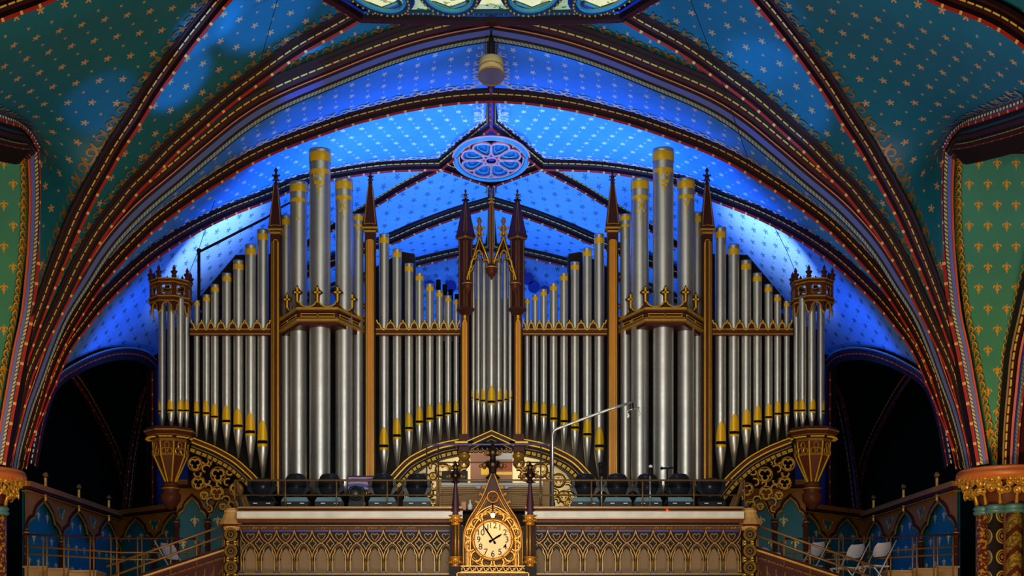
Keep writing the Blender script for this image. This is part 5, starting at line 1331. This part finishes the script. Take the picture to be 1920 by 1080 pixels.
mb = MB(); mb.box((X(923, Yq), Yq + .008, Z(882, Yq)), (X(960, Yq), Yq + .02, Z(867, Yq)), M['orange']); mb.build('orange_band', b_)
mb = MB(); mb.box((X(925, Yq), Yq + .004, Z(890, Yq)), (X(960, Yq), Yq + .02, Z(885, Yq)), M['goldy']); mb.build('yellow_band', b_)
mb = MB(); mb.box((X(882, Yq), Yq + .0, Z(907, Yq)), (X(961, Yq), Yq + .1, Z(903, Yq)), M['black']); top(mb.build('music_ledge'), 'narrow dark ledge holding the two coloured boards on the console', 'ledge')
Yb_ = 23.45; mb = MB(); c = (X(881.5, Yb_), Yb_, Z(956, Yb_)); mb.lathe(c, [(.035, 0), (.036, .07), (.015, .09), (.012, .13), (.006, .15)], M['white'], 12); top(mb.build('dispenser_bottle'), 'small clear bottle with pointed nozzle on the coping left of the clock gable', 'bottle')
mb = MB(); mb.box((X(865, Yb_), Yb_, Z(956, Yb_)), (X(873.5, Yb_), Yb_ + .04, Z(941, Yb_)), M['salmon']); top(mb.build('pink_box'), 'small pink upright box beside the bottle on the coping', 'box')

# ---- clock
M['clockgold'] = simple('lamp_lit_gilding', S(178, 122, 40), .36, .45, .35, 12)  # gold tinted amber, carrying the warm lamp light in its colour
Yc = 22.75; kc = Yc / F
Q = lambda x, y, d=0.0: Vector((X(x, Yc), Yc + d, Z(y, Yc)))
clk = put('gallery_clock', None, 'round cream clock in a gilded ogee gothic housing at the centre of the gallery', 'clock', loc=(X(924, Yc), Yc, Z(1085, Yc)))
def ring2(mb, cx_, cy_, rx, ry, w, mat, d=0.0, n=32, seg=6): mb.tube([Q(cx_ + rx*math.cos(t), cy_ - ry*math.sin(t), d) for t in [2*PI*i/n for i in range(n)]], w, M[mat], seg, True)
hs = [(868, 1061), (868, 1010), (871, 992), (878, 974), (888, 958), (897, 944), (905, 929), (911, 914), (916, 900), (921, 888)]
full = hs + [(1848 - x, y) for x, y in hs[::-1]]
mb = MB(); HP = catmull([Q(x, y) for x, y in hs], 30); pl = [(p.x, p.z) for p in HP]; pr = [(2*X(924, Yc) - x, z) for x, z in pl[::-1]]
mb.prism((pl + pr)[::-1], Yc + .02, Yc + .35, M['maroon']); mb.box((Q(858, 0).x, Yc + .04, Z(1090, Yc)), (Q(990, 0).x, Yc + .4, Z(1060, Yc)), M['dark'])
hsg = mb.build('housing', clk)
mb = MB()
for off, w, m, d in ((1, .012, 'clockgold', -.04), (4.5, .008, 'browngold', -.02), (8, .013, 'clockgold', -.02), (11.5, .007, 'browngold', 0)):
    o_ = [(x, z) for x, z in offs(pl, -off * kc * -1)]
    sh = [(x, z) for x, z in offs(pl, off * kc)]
    # keep the inner arches pointed lower than the ogee tip
    for sgn in (0, 1):
        L = [Vector((x if not sgn else 2*X(924, Yc) - x, Yc + d, z)) for x, z in sh if (x <= X(924, Yc) - .01)]
        if off > 4: L = [p for p in L if p.z < Z(922, Yc)]
        mb.tube(L, w, M[m], 6)
ap = [(876, 1061), (876, 1010), (878, 994), (885, 978), (896, 964), (909, 954), (924, 948)]
for dlt, w in ((0, .011), (3, .007), (6, .010)):
    pts = [(x + dlt if x < 924 else x, y + (dlt if y < 1000 else 0)) for x, y in ap]
    L = catmull([Q(x, y, -.03) for x, y in pts], 26); mb.tube(L, w, M['clockgold'], 5); mb.tube([Vector((2*X(924, Yc) - p.x, p.y, p.z)) for p in L], w, M['clockgold'], 5)
mb.build('gilt_moulding', hsg)
mb = MB(); ring2(mb, 924, 1012, 53, 53, .016, 'clockgold', -.03); ring2(mb, 924, 1012, 49, 49, .01, 'clockgold', -.02)
for i in range(12):
    a = 2*PI*i/12 + PI/12; cxx, cyy = 924 + 44*math.cos(a), 1012 - 44*math.sin(a)
    pts = [Q(cxx + 9.5*math.cos(a + PI + t), cyy - 9.5*math.sin(a + PI + t), -.03) for t in [(q/8 - .5) * 4.1 + PI for q in range(9)]]
    mb.tube(pts, .014, M['clockgold'], 5)
    a2 = a + PI/12; p = Q(924 + 38*math.cos(a2), 1012 - 38*math.sin(a2), -.04); mb.ball(p, .022, M['clockgold'], 6); p = Q(924 + 46*math.cos(a2), 1012 - 46*math.sin(a2), -.04); mb.ball(p, .018, M['clockgold'], 6)
    for e in (-1, 1):
        p1 = Q(cxx, cyy, -.03); p2 = Q(cxx + 7*math.cos(a + e*.9), cyy - 7*math.sin(a + e*.9), -.04); mb.tube([p1, p2], [.006, .016], M['browngold'], 4)
for x in (880, 968): 
    ring2(mb, x, 1052, 8, 8, .008, 'clockgold', -.03, 16, 4)
    for q_ in range(3): t = PI/2 + q_*2*PI/3; ring2(mb, x + 3.3*math.cos(t), 1052 - 3.3*math.sin(t), 3, 3, .007, 'clockgold', -.03, 8, 4)
mb.build('foiled_surround', hsg)
mb = MB(); ring2(mb, 924, 932, 10.5, 10.5, .012, 'clockgold', -.03, 20)
for q_ in range(3): t = PI/2 + q_*2*PI/3; ring2(mb, 924 + 4.2*math.cos(t), 932 - 4.2*math.sin(t), 4, 4, .009, 'browngold', -.03, 12, 4)
mb.build('trefoil_roundel', hsg)
mb = MB()
for ya, yb, m in ((1061, 1063, 'clockgold'), (1063, 1072, 'dark'), (1072, 1074, 'clockgold')): mb.box((Q(864, 0).x, Yc - .06, Z(yb, Yc)), (Q(984, 0).x, Yc + .1, Z(ya, Yc)), M[m])
for i in range(19): curl(mb, 868 + i*6.2, 1067.5, 3.4, (i % 2) * PI, 4.5, Yc - .06, .007, 'clockgold')
mb.build('leaf_frieze', hsg)
mb = MB(); mb.box((Q(857, 0).x, Yc - .09, Z(1092, Yc)), (Q(991, 0).x, Yc + .1, Z(1074.5, Yc)), M['maroon']); mb.outline([(Q(857, 0).x, Z(1092, Yc)), (Q(857, 0).x, Z(1075, Yc)), (Q(991, 0).x, Z(1075, Yc)), (Q(991, 0).x, Z(1092, Yc))], .012, Yc - .11, Yc - .09, M['clockgold'])
for i in range(7): ring2(mb, 867 + i*19, 1086, 8, 8, .01, 'clockgold', -.1, 14, 4)
mb.build('lower_panel', hsg)
for s in (-1, 1):
    for x, y in ((910, 916), (904.5, 929), (896.5, 943)):
        mb = MB(); xq = x if s < 0 else 1848 - x; p = Q(xq + s*1, y - 1, .05); mb.ball(p, .025, M['browngold'], 7); mb.tube([p - Vector((s*.06, 0, 0)), p, Q(xq + s*6, y - 4, .04), Q(xq + s*7, y + 1, .03)], [.03, .03, .026, .014], M['browngold'], 5)
        mb.build('crocket', hsg)
mb = MB(); mb.lathe(tuple(Q(924, 898, .12)), [(.07, -.02), (.06, 0), (.11, .03), (.08, .06), (.05, .09), (.055, .16), (.1, .2), (.05, .26), (.04, .33), (.09, .38), (.04, .43), (.03, .5), (.005, .54)], M['dark'], 10)
for z_, r_ in ((.2, .17), (.38, .10)):
    for q_ in range(8):
        a = q_ * PI/4; c = Q(924, 898, .12); mb.tube([c + Vector((0, 0, z_ - .03)), c + Vector((r_*.6*math.cos(a), r_*.6*math.sin(a), z_ + .05)), c + Vector((r_*math.cos(a), r_*math.sin(a), z_ - .0))], [.03, .025, .018], M['dark'], 5); mb.ball(c + Vector((r_*math.cos(a), r_*math.sin(a), z_)), .03, M['browngold'], 6)
mb.build('finial', hsg)
M['dial'] = simple('cream_dial', S(236, 190, 104), .3, 0, .04, 3)
def disc(mb, cx_, cy_, r, d0, d1, mat, n=48):
    mb.prism([(Q(cx_ + r*math.cos(-2*PI*i/n), 0).x, Z(cy_ - r*math.sin(-2*PI*i/n), Yc)) for i in range(n)][::-1], Yc + d0, Yc + d1, mat)
mb = MB(); disc(mb, 924, 1012.5, 36.5, -.03, .02, M['dial']); dial = mb.build('dial', clk)
mb = MB(); ring2(mb, 924, 1012.5, 37, 37, .028, 'clockgold', -.02, 40, 8); mb.build('rim', dial)
mb = MB()
for i in range(60):
    a = 2*PI*i/60; r = 32.5; w = .9 if i % 5 == 0 else .45
    disc(mb, 924 + r*math.sin(a), 1012.5 - r*math.cos(a), w, -.034, -.03, M['dark'], 6)
mb.build('minute_dots', dial)
for h in range(1, 13):
    if h == 12 or h == 11 or h == 1: pass
    cu = bpy.data.curves.new('numeral', 'FONT'); cu.body = str(h); cu.size = .122; cu.align_x = 'CENTER'; cu.align_y = 'CENTER'; cu.extrude = .003; cu.offset = .0003
    o = bpy.data.objects.new('numeral_tmp', cu); me = bpy.data.meshes.new_from_object(o.evaluated_get(bpy.context.evaluated_depsgraph_get()) if False else o)
    bpy.data.objects.remove(o)
    a = 2*PI*h/12; r = 26.5
    me.materials.clear(); me.materials.append(M['dark'])
    n_ = bpy.data.objects.new('numeral', me); COL.objects.link(n_); p = Q(924 + r*math.sin(a), 1012.5 - r*math.cos(a), -.035)
    from mathutils import Matrix
    me.transform(Matrix.Translation(p) @ Matrix.Rotation(PI/2, 4, 'X'))
    me.transform(Matrix.Translation(-clk.location)); n_.parent = dial
def hand(ang, L, tail, w, d, nm):
    mb = MB(); a = math.radians(ang); u = Vector((math.sin(a), math.cos(a))); n = Vector((u.y, -u.x))
    pts = [(-tail, w*1.3), (-tail*.6, w*1.6), (-tail*.3, w*.7), (0, w*.9), (L*.3, w*1.0), (L*.75, w*1.1), (L, w*.2)]
    poly = [(924 + u.x*t + n.x*ww, 1012.5 - (u.y*t + n.y*ww)) for t, ww in pts] + [(924 + u.x*t - n.x*ww, 1012.5 - (u.y*t - n.y*ww)) for t, ww in pts[::-1]]
    mb.prism([(X(x, Yc), Z(y, Yc)) for x, y in poly], Yc + d, Yc + d + .006, M['maroon2']); mb.prism([(X(x, Yc), Z(y, Yc)) for x, y in poly][::-1], Yc + d, Yc + d + .006, M['maroon2']); mb.build(nm, dial)
hand(58.5, 20, 8, 1.6, -.05, 'hour_hand'); hand(-33, 31, 9, 1.3, -.06, 'minute_hand')
M['bulb'] = simple('glowing_bulb', (1, .8, .4, 1), .4, emit=(1, .72, .3, 1), es=22)
Yl = 22.4; lampx = X(924, Yl)
cl = put('clock_lamp', None, 'small glowing bulb on a bracket lighting the top of the clock dial', 'lamp', loc=(lampx, Yl, Z(958, Yl)))
mb = MB(); mb.tube([Q(924, 945, -.03), (lampx, Yl + .12, Z(946, Yl)), (lampx, Yl, Z(952, Yl)), (lampx, Yl, Z(962, Yl))], .01, M['dark'], 6); mb.build('bracket', cl)
mb = MB(); mb.ball((lampx, Yl, Z(966, Yl)), .03, M['bulb'], 10); mb.build('bulb', cl)
point('clock_lamp_light', (lampx, Yl - .05, Z(968, Yl)), 3.6, (1, .60, .20), .04)
# flanking pinnacles of the clock
for s, lb in ((-1, 'left'), (1, 'right')):
    cxp = 854 if s < 0 else 994; pn = put('clock_pinnacle', None, 'slender dark spired pinnacle with gilt collars on the %s of the clock' % lb, 'pinnacle', loc=(X(cxp, Yc), Yc + .06, Z(1085, Yc)))
    Xp = X(cxp, Yc); Yp_ = Yc + .06
    mb = MB()
    mb.box((Xp - .09, Yp_ - .05, Z(1092, Yc)), (Xp + .09, Yp_ + .1, Z(1058, Yc)), M['dark']); mb.box((Xp - .085, Yp_, Z(1060, Yc)), (Xp + .085, Yp_ + .1, Z(984, Yc)), M['dark'])
    for dx in (-.045, 0, .045): mb.tube([(Xp + dx, Yp_ - .03 - (.02 if dx == 0 else 0), Z(1048, Yc)), (Xp + dx, Yp_ - .03 - (.02 if dx == 0 else 0), Z(983, Yc))], .015, M['clockgold' if (dx * -s) > 0 or dx == 0 else 'maroon2'], 6)
    mb.build('shaft', pn)
    for ya in (967, 1045):
        mb = MB(); mb.lathe((Xp, Yp_ - .01, Z(ya + 18, Yc)), [(.06, 0), (.075, .02), (.06, .04), (.07, .07), (.095, .10), (.07, .115), (.105, .13), (.11, .145), (.09, .15)], M['clockgold'], 12)
        for q_ in range(8): a = q_*PI/4; mb.ball((Xp + .085*math.cos(a), Yp_ - .01 + .085*math.sin(a), Z(ya + 9, Yc)), .025, M['clockgold'], 6)
        mb.build('collar', pn)
    mb = MB(); mb.lathe((Xp, Yp_, Z(967, Yc)), [(.075, 0), (.022, Z(903, Yc) - Z(967, Yc))], M['maroon'], 8, smooth=False, a0=PI/8)
    mb.tube([(Xp, Yp_ - .072, Z(966, Yc)), (Xp, Yp_ - .022, Z(904, Yc))], .006, M['purple'], 4); sp = mb.build('spire', pn)
    mb = MB(); mb.lathe((Xp, Yp_, Z(903, Yc)), [(.03, -.02), (.06, 0), (.03, .03), (.035, .09), (.05, .13), (.03, .17), (.05, .22), (.02, .26), (.005, .3)], M['dark'], 8)
    for z_, r_ in ((.08, .12), (.2, .07)):
        for q_ in range(8): a = q_*PI/4; mb.tube([(Xp, Yp_, Z(903, Yc) + z_ - .03), (Xp + r_*.7*math.cos(a), Yp_ + r_*.7*math.sin(a), Z(903, Yc) + z_ + .03), (Xp + r_*math.cos(a), Yp_ + r_*math.sin(a), Z(903, Yc) + z_)], [.02, .018, .014], M['dark'], 4); mb.ball((Xp + r_*math.cos(a), Yp_ + r_*math.sin(a), Z(903, Yc) + z_), .022, M['browngold'], 6)
    mb.build('finial', pn)

# ---- side stairs: sloping boards and rails
for s, sd in ((-1, 'left'), (1, 'right')):
    m_ = (lambda x: x) if s < 0 else (lambda x: 1839 - x)
    Ys = 23.3; V = lambda x, y, d=0.0: Vector((X(m_(x), Ys), Ys + d, Z(y, Ys)))
    st = put('stair_parapet', None, 'sloping gilt-edged stair parapet descending outward from the %s newel of the gallery' % sd, 'parapet', loc=tuple(V(350, 1085)))
    def slab(name, o0, o1, y0_, y1_, mat):
        mb = MB(); q_ = [(V(x, y).x, V(x, y).z) for x, y in ((424, 1030 + o0), (262, 1083 + o0), (262, 1083 + o1), (424, 1030 + o1))]
        mb.prism(q_ if s < 0 else q_[::-1], Ys + y0_, Ys + y1_, M[mat]); return mb.build(name, st)
    slab('handrail_board', 0, 3.5, -.1, .15, 'gold' if s > 0 else 'capwood'); slab('shadow_board', -6, 0, -.02, .1, 'maroon'); slab('side_board', 3.5, 60, 0, .08, 'maroon')
    cf = slab('carved_band', 12, 18, -.02, .0, 'maroon2')
    mb = MB()
    for i in range(8):
        x = 418 - i*17; yy = 1030 + (424 - x) * 53/162; mb.tube([V(x, yy + 24, -.01), V(x, yy + 60, -.01)], .01, M['antique'], 4); mb.tube([V(x, yy + 34, -.01), V(x - 8, yy + 46, -.01)], .008, M['antique'], 4)
        for q_ in range(3): curl(mb, m_(x - 3 - q_*5), yy + 16 + q_*1.6, 2.2, 0, 4, Ys - .03, .006, 'browngold')
    mb.build('gilt_line', st)
    sr = put('stair_rail', None, 'pair of sloping thin metal handrails above the %s stair parapet' % sd, 'railing', loc=tuple(V(340, 1030)))
    for ya, yb in ((984, 1062), (1003, 1084)):
        mb = MB(); mb.tube([V(424, ya), V(200, yb)], .018, M['brass'], 6); mb.build('rail', sr)
    for x in (418, 369, 320, 270, 222): mb = MB(); mb.tube([V(x, 984 + (424 - x)*.348), V(x, 984 + (424 - x)*.348 + 56)], .014, M['brass'], 6); mb.build('railing_post', sr)
    # level railing of the side gallery further back
    Yw = 24.6; U_ = lambda x, y: Vector((X(m_(x), Yw), Yw, Z(y, Yw)))
    gr = put('side_gallery_railing', None, 'level dark metal railing with paired uprights across the %s side gallery' % sd, 'railing', loc=tuple(U_(200, 1080)))
    for y0_, y1_, m in ((1010, 1002, 'maroon'), (1036, 1024, 'brass'), (1049, 1038, 'brass')):
        mb = MB(); mb.tube([U_(368 if y0_ == 1010 else 410, y0_), U_(225, y0_), U_(45, y1_)], .015, M[m], 6); mb.build('rail', gr)
    for x in (322, 314, 266, 258, 219, 208, 176, 169, 128, 120, 88, 81, 52, 351):
        mb = MB(); mb.tube([U_(x, 1006), U_(x, 1085)], .012, M['brass'], 6); mb.build('railing_post', gr)
    mb = MB(); mb.tube([V(363, 1012, .25), V(366, 1018, .25), V(366, 1030, .25), V(363, 1048, .25)], [.03, .045, .035, .02], M['maroon2'], 8); mb.tube([V(366, 1030, .25), V(367, 1046, .25)], .02, M['dark'], 6); mb.ball(V(363, 1014, .25), .035, M['salmon'], 8)
    mb.build('red_fitting', gr, label='dark red fitting with a pinkish knob')

# white folding chairs
M['chairwhite'] = simple('grey_white_chair_plastic', S(168, 162, 168), .35, 0, .05, 10)
def folding_chair(px, py, Y, rz, label, sc=1.0):
    o0 = P(px, py, Y); th = put('folding_chair', None, label, 'chair', 'white folding chairs in the side galleries', loc=tuple(o0))
    R_ = Matrix.Translation(o0) @ Matrix.Rotation(rz, 4, 'Z') @ Matrix.Scale(sc, 4)
    def bb(mb, nm): mb.v = [tuple(R_ @ Vector(v)) for v in mb.v]; return mb.build(nm, th)
    def curved(z0, y0, z1, y1, w, bow, n=8):
        rows = []
        for i in range(5):
            t = i/4; rows.append([((j/n - .5)*w*(1 - .25*abs(2*t - 1)**3), y0 + (y1 - y0)*t + bow*((j/n - .5)*2)**2*-1, z0 + (z1 - z0)*t) for j in range(n+1)])
        return rows
    mb = MB(); mb.grid(curved(.62, .18, .86, .27, .42, .05), M['chairwhite']); mb.grid([[(x, y + .012, z) for x, y, z in r] for r in curved(.62, .18, .86, .27, .42, .05)], M['chairwhite']); bb(mb, 'backrest')
    mb = MB(); mb.hprism([(-.2, -.2), (.2, -.2), (.18, .18), (-.18, .18)], .43, .455, M['chairwhite']); bb(mb, 'seat')
    for sx in (-.22, .22):
        mb = MB(); mb.tube([(sx, .3, .88), (sx, -.26, 0)], .012, M['chairwhite'], 6); bb(mb, 'leg')
        mb = MB(); mb.tube([(sx*.9, -.18, .44), (sx*.9, .26, 0)], .012, M['chairwhite'], 6); bb(mb, 'leg')
    return th
folding_chair(1514, 1112, 24.0, -1.15, 'white folding chair nearest the stair parapet on the right, seen from its side', .9)
folding_chair(1588, 1116, 24.0, -1.1, 'white folding chair with shining seat, middle of the right gallery', .9)
folding_chair(1638, 1112, 24.15, -1.1, 'white folding chair farthest right, leaning beside the paired uprights', .9)
folding_chair(337, 1125, 24.0, 1.2, 'single white folding chair behind the left stair parapet')
for px, py, lb in ((1433, 1042, 'rounded white chair back closest to the right newel post'), (1460, 1052, 'rounded white chair back beside the red fitting on the right stair')):
    mb = MB(); c = P(px, py, 23.75); mb.box((c.x - .13, c.y, c.z - .25), (c.x + .1, c.y + .03, c.z + .04), M['chairwhite']); mb.ball((c.x, c.y + .02, c.z + .03), .1, M['chairwhite'], 12, 1, .25)
    top(mb.build('chair_back'), lb, 'chair', 'rounded white chair backs behind the right stair')

# ================================================================== ceiling roses, loudspeaker
def rose_pt(cx_, cy_, rx, ry, z): 
    return lambda u, v, d=0.0: Vector((cx_ + rx*u, cy_ - ry*v, z - d))
M['cyan'] = simple('pale_cyan_moulding', S(60, 140, 150), .4, 0, .2, 12)
M['pinkline'] = simple('salmon_pink_line', S(214, 140, 120), .45, 0, .1, 8)
M['petal'] = simple('sky_blue_recess', S(24, 90, 120), .5, 0, .5, 9)
# far rose: painted boss filling the diamond
zr = 9.93; cyr = 29.75; pt = rose_pt(0, cyr, .66, 1.15, zr)
mb = MB(); dm = [(0, 28.1), (.98, 30.15), (0, 31.7), (-.98, 30.15)]
v = [mb.vert((x, y, zr + .12)) for x, y in dm]; mb.face(v, M['blue']); v = [mb.vert((x, y, zr + .2)) for x, y in dm]; mb.face(v[::-1], M['dark'])
rs = mb.build('ceiling_rose_panel'); rs['kind'] = 'structure'
def closed(mb, f, n, r, mat, seg=5): mb.tube([f(2*PI*i/n) for i in range(n)], r, mat, seg, True)
mb = MB()
closed(mb, lambda t: pt(math.cos(t), math.sin(t)), 40, .05, M['cyan']); closed(mb, lambda t: pt(1.08*math.cos(t), 1.08*math.sin(t)), 40, .018, M['pinkline']); closed(mb, lambda t: pt(.91*math.cos(t), .91*math.sin(t)), 40, .018, M['pinkline'])
mb.build('ring_moulding', rs)
for k in range(8):
    a = PI/8 + k*PI/4; mb = MB()
    def pet(t, s=1.0):
        rr = .54 + .32 * math.cos(t) * s; ww = .235 * math.sin(t) * (1 + .45*math.cos(t)) * s
        return pt(rr*math.cos(a) - ww*math.sin(a), rr*math.sin(a) + ww*math.cos(a), .02)
    closed(mb, pet, 24, .022, M['pinkline'])
    c = mb.vert(pt(.56*math.cos(a), .56*math.sin(a), -.08)); vs = [mb.vert(pet(2*PI*i/24) + Vector((0, 0, .03))) for i in range(24)]
    for i in range(24): mb.face((c, vs[i], vs[(i+1) % 24]), M['petal'])
    closed(mb, lambda t: pet(t, .6) + Vector((0, 0, .03)), 16, .015, M['cyan'], 4)
    mb.build('rose_petal', rs)
mb = MB(); closed(mb, lambda t: pt(.17*math.cos(t), .17*math.sin(t), .03), 16, .02, M['pinkline']); mb.ball(pt(0, 0, -.02), .09, M['blue'], 10, .5, 1.5); mb.build('rose_boss', rs)
# near rose window (leaded skylight) at the top edge
yb0 = 23.62; zr2 = 9.95
fr = [(0, 23.78), (-1.93, 23.66), (-2.75, 22.3), (-2.75, 20.2), (-1.93, 18.9), (0, 18.8), (1.93, 18.9), (2.75, 20.2), (2.75, 22.3), (1.93, 23.66)]
RF = [(.2, -.5, 'ribmar'), (.17, -.1, 'ribdark'), (.10, -.03, 'ribmar'), (.05, .02, 'red'), (0.02, .03, 'ribmar'), (-.05, -.0, 'ribdark'), (-.07, -.07, 'blue'), (-.10, -.09, 'ribdark')]
mb = MB()
for i in range(len(fr)):
    a, b = Vector((*fr[i], zr2)), Vector((*fr[(i+1) % len(fr)], zr2))
    cm = Vector((0, 21.3, zr2)); out = ((a + b)/2 - cm).normalized()
    sweep(mb, resample([a, b], 6), RF, None, nfun=lambda p: Vector((0, 0, -1)), bref=out)
wn = mb.build('window_1'); wn['kind'] = 'structure'
def glass(name, col, es):
    t = NT(name); nz = t.noise(7, 3, t.objc()); nz2 = t.noise(9, 1, t.objc())
    c = t.mix(nz, col, S(240, 244, 220)) ; d = tuple(x*.5 for x in col[:3]) + (1,)
    c = t.mix(t.math('GREATER_THAN', nz2, .62), c, d)
    t.l(c, t.b.inputs['Emission Color']); t.b.inputs['Emission Strength'].default_value = es; t.b.inputs['Base Color'].default_value = (.02, .02, .02, 1); t.b.inputs['Roughness'].default_value = .3
    return t.m
M['gl_w'] = glass('pale_yellow_stained_glass', S(214, 214, 130), 1.0); M['gl_g'] = glass('green_stained_glass', S(40, 150, 110), .75); M['gl_r'] = glass('red_stained_glass', S(190, 30, 20), .7)
M['tracerydk'] = simple('dark_teal_tracery', S(14, 60, 80), .5, 0, .2, 4)
mb = MB(); v = [mb.vert((x*.9, 21.3 + (y - 21.3)*.97, zr2 + .14)) for x, y in fr]; mb.face(v, M['gl_g']); mb.build('stained_glass', wn)
mb = MB()
for sx in (-1, 1):
    q = [(sx*1.95, 23.3), (sx*1.5, 23.35), (sx*1.55, 22.95), (sx*2.1, 22.7)]; v = [mb.vert((x, y, zr2 + .125)) for x, y in q]; mb.face(v, M['gl_r'])
    q = [(sx*.95, 23.3), (sx*.5, 23.3), (sx*.6, 22.5), (sx*.95, 22.5)]; v = [mb.vert((x, y, zr2 + .125)) for x, y in q]; mb.face(v, M['gl_w'])
q = [(-.25, 23.4), (.25, 23.4), (.35, 22.6), (-.35, 22.6)]; v = [mb.vert((x, y, zr2 + .125)) for x, y in q]; mb.face(v, M['gl_w'])
mb.build('stained_glass', wn)
for k, xc in enumerate((-1.45, -.55, .55, 1.45)):
    ang = (-.30, -.1, .1, .30)[k]
    f = lambda t, s=1.0, z=.0: Vector((xc + s*.40*math.cos(t) - (22.75 - (22.75 - s*.62*math.sin(t)))*0 + ang*(-.6 + s*.62*math.sin(t))*-1, 22.86 + s*.62*math.sin(t), zr2 + .05 + z))
    mb = MB(); closed(mb, f, 32, .05, M['tracerydk'], 6); closed(mb, lambda t: f(t, .86, -.02), 32, .03, M['cyan'], 5); closed(mb, lambda t: f(t, 1.12, .02), 32, .03, M['blue'], 5)
    for s_ in (1.12,):
        for i in range(32):
            t = 2*PI*i/32; mb.ball(f(t, 1.0, -.06), .022, M['gold'], 5)
    o = mb.build('petal_tracery', wn)
    mb = MB()
    q = [(-.22, .42), (0, .62), (.22, .42), (.2, -.3), (-.2, -.3)]
    v = [mb.vert((xc + ang*.5 + x, 22.82 + y, zr2 + .11)) for x, y in q]; mb.face(v, M['gl_w'])
    for e0, e1, m in ((.24, .31, 'blue'), (.31, .36, 'cyan')):
        pass
    mb.tube([(xc + ang*.5 + x*1.25, 22.82 + y*1.12, zr2 + .09) for x, y in q[:3]], .05, M['blue'], 6); mb.tube([(xc + ang*.5 + x*1.08, 22.82 + y*1.02, zr2 + .08) for x, y in q[:3]], .02, M['cyan'], 6)
    mb.build('stained_glass', o)
mb = MB(); mb.tube([(-1.8, 23.5, zr2 + .07), (-1.0, 23.55, zr2 + .07), (0, 23.48, zr2 + .05), (1.0, 23.55, zr2 + .07), (1.8, 23.5, zr2 + .07)], .04, M['tracerydk'], 6)
for i in range(50):
    x = -1.95 + 3.9*i/49; mb.ball((x*.93, 23.5, zr2 + .03), .018, M['gold'], 5)
mb.build('tracery_bar', wn)
area('rose_glow', (0, 21.5, 9.7), (0, 22.5, 8), 2.0, 25, (.7, .9, .8))
# hanging loudspeaker
M['spk'] = simple('tan_speaker_shell', S(176, 150, 104), .6, 0, .2, 5)
M['grille'] = simple('violet_grey_grille', S(92, 88, 118), .6, 0, .3, 60)
Yk = 23.6; c = P(921, 128, Yk); sp = put('hanging_loudspeaker', None, 'stubby tan cylindrical loudspeaker hanging below the vault ridge', 'loudspeaker', loc=tuple(c))
kk = Yk / F; R = Matrix.Translation(c) @ Matrix.Rotation(math.radians(-24), 4, 'X')
def tb(mb, nm, par): mb.v = [tuple(R @ Vector(v)) for v in mb.v]; return mb.build(nm, par)
mb = MB(); mb.lathe((0, 0, 0), [(23.5*kk, -20*kk), (23.5*kk, 12*kk), (20*kk, 16*kk), (12*kk, 19*kk), (5*kk, 27*kk), (2*kk, 28*kk)], M['spk'], 32); mb.lathe((0, 0, 0), [(24*kk, -7*kk), (24*kk, -5*kk)], M['browngold'], 32); sh = tb(mb, 'shell', sp)
mb = MB(); mb.lathe((0, 0, 0), [(21*kk, -20.6*kk), (21*kk, -20.2*kk)], M['grille'], 28); mb.tube([(22.5*kk*math.cos(t), 22.5*kk*math.sin(t), -20*kk) for t in [2*PI*i/32 for i in range(32)]], .016, M['browngold'], 6, True); tb(mb, 'grille', sh)
mb = MB(); mb.tube([c + Vector((0, .05, .2)), c + Vector((0, .1, 9.7 - c.z))], .035, M['dark'], 8); mb.build('hanger', sp)
# thin conduit behind the left outer rank and fine stay wires
Yj = 27.0; J = lambda x, y: P(x, y, Yj)
mb = MB(); mb.tube([J(373, 640), J(373, 472)], .028, M['dark'], 6); mb.ball(J(373, 470), .045, M['dark'], 8); mb.tube([J(376, 471), J(500, 408)], .022, M['dark'], 6); mb.tube([J(500, 408), J(532, 386), J(560, 372)], .018, M['dark'], 6)
top(mb.build('angled_conduit'), 'thin black pole with a slanting arm rising behind the left outer rank', 'pole')
for pts, lb in (([(520, 0), (487, 120)], 'fine stay wire crossing the upper left vault'), ([(403, 300 + 75), (372, 470), (335, 560)], 'fine stay wire above the left crowned turret'), ([(1295, 0), (1352, 150), (1408, 315)], 'fine stay wire crossing the upper right vault'), ([(1452, 425), (1475, 470), (1500, 530)], 'fine stay wire above the right crowned turret')):
    mb = MB(); Yy = 22.5 if pts[0][1] < 10 else 26.5; mb.tube([P(x, y, Yy) for x, y in pts], .005, M['black'], 4); top(mb.build('stay_wire'), lb, 'wire')
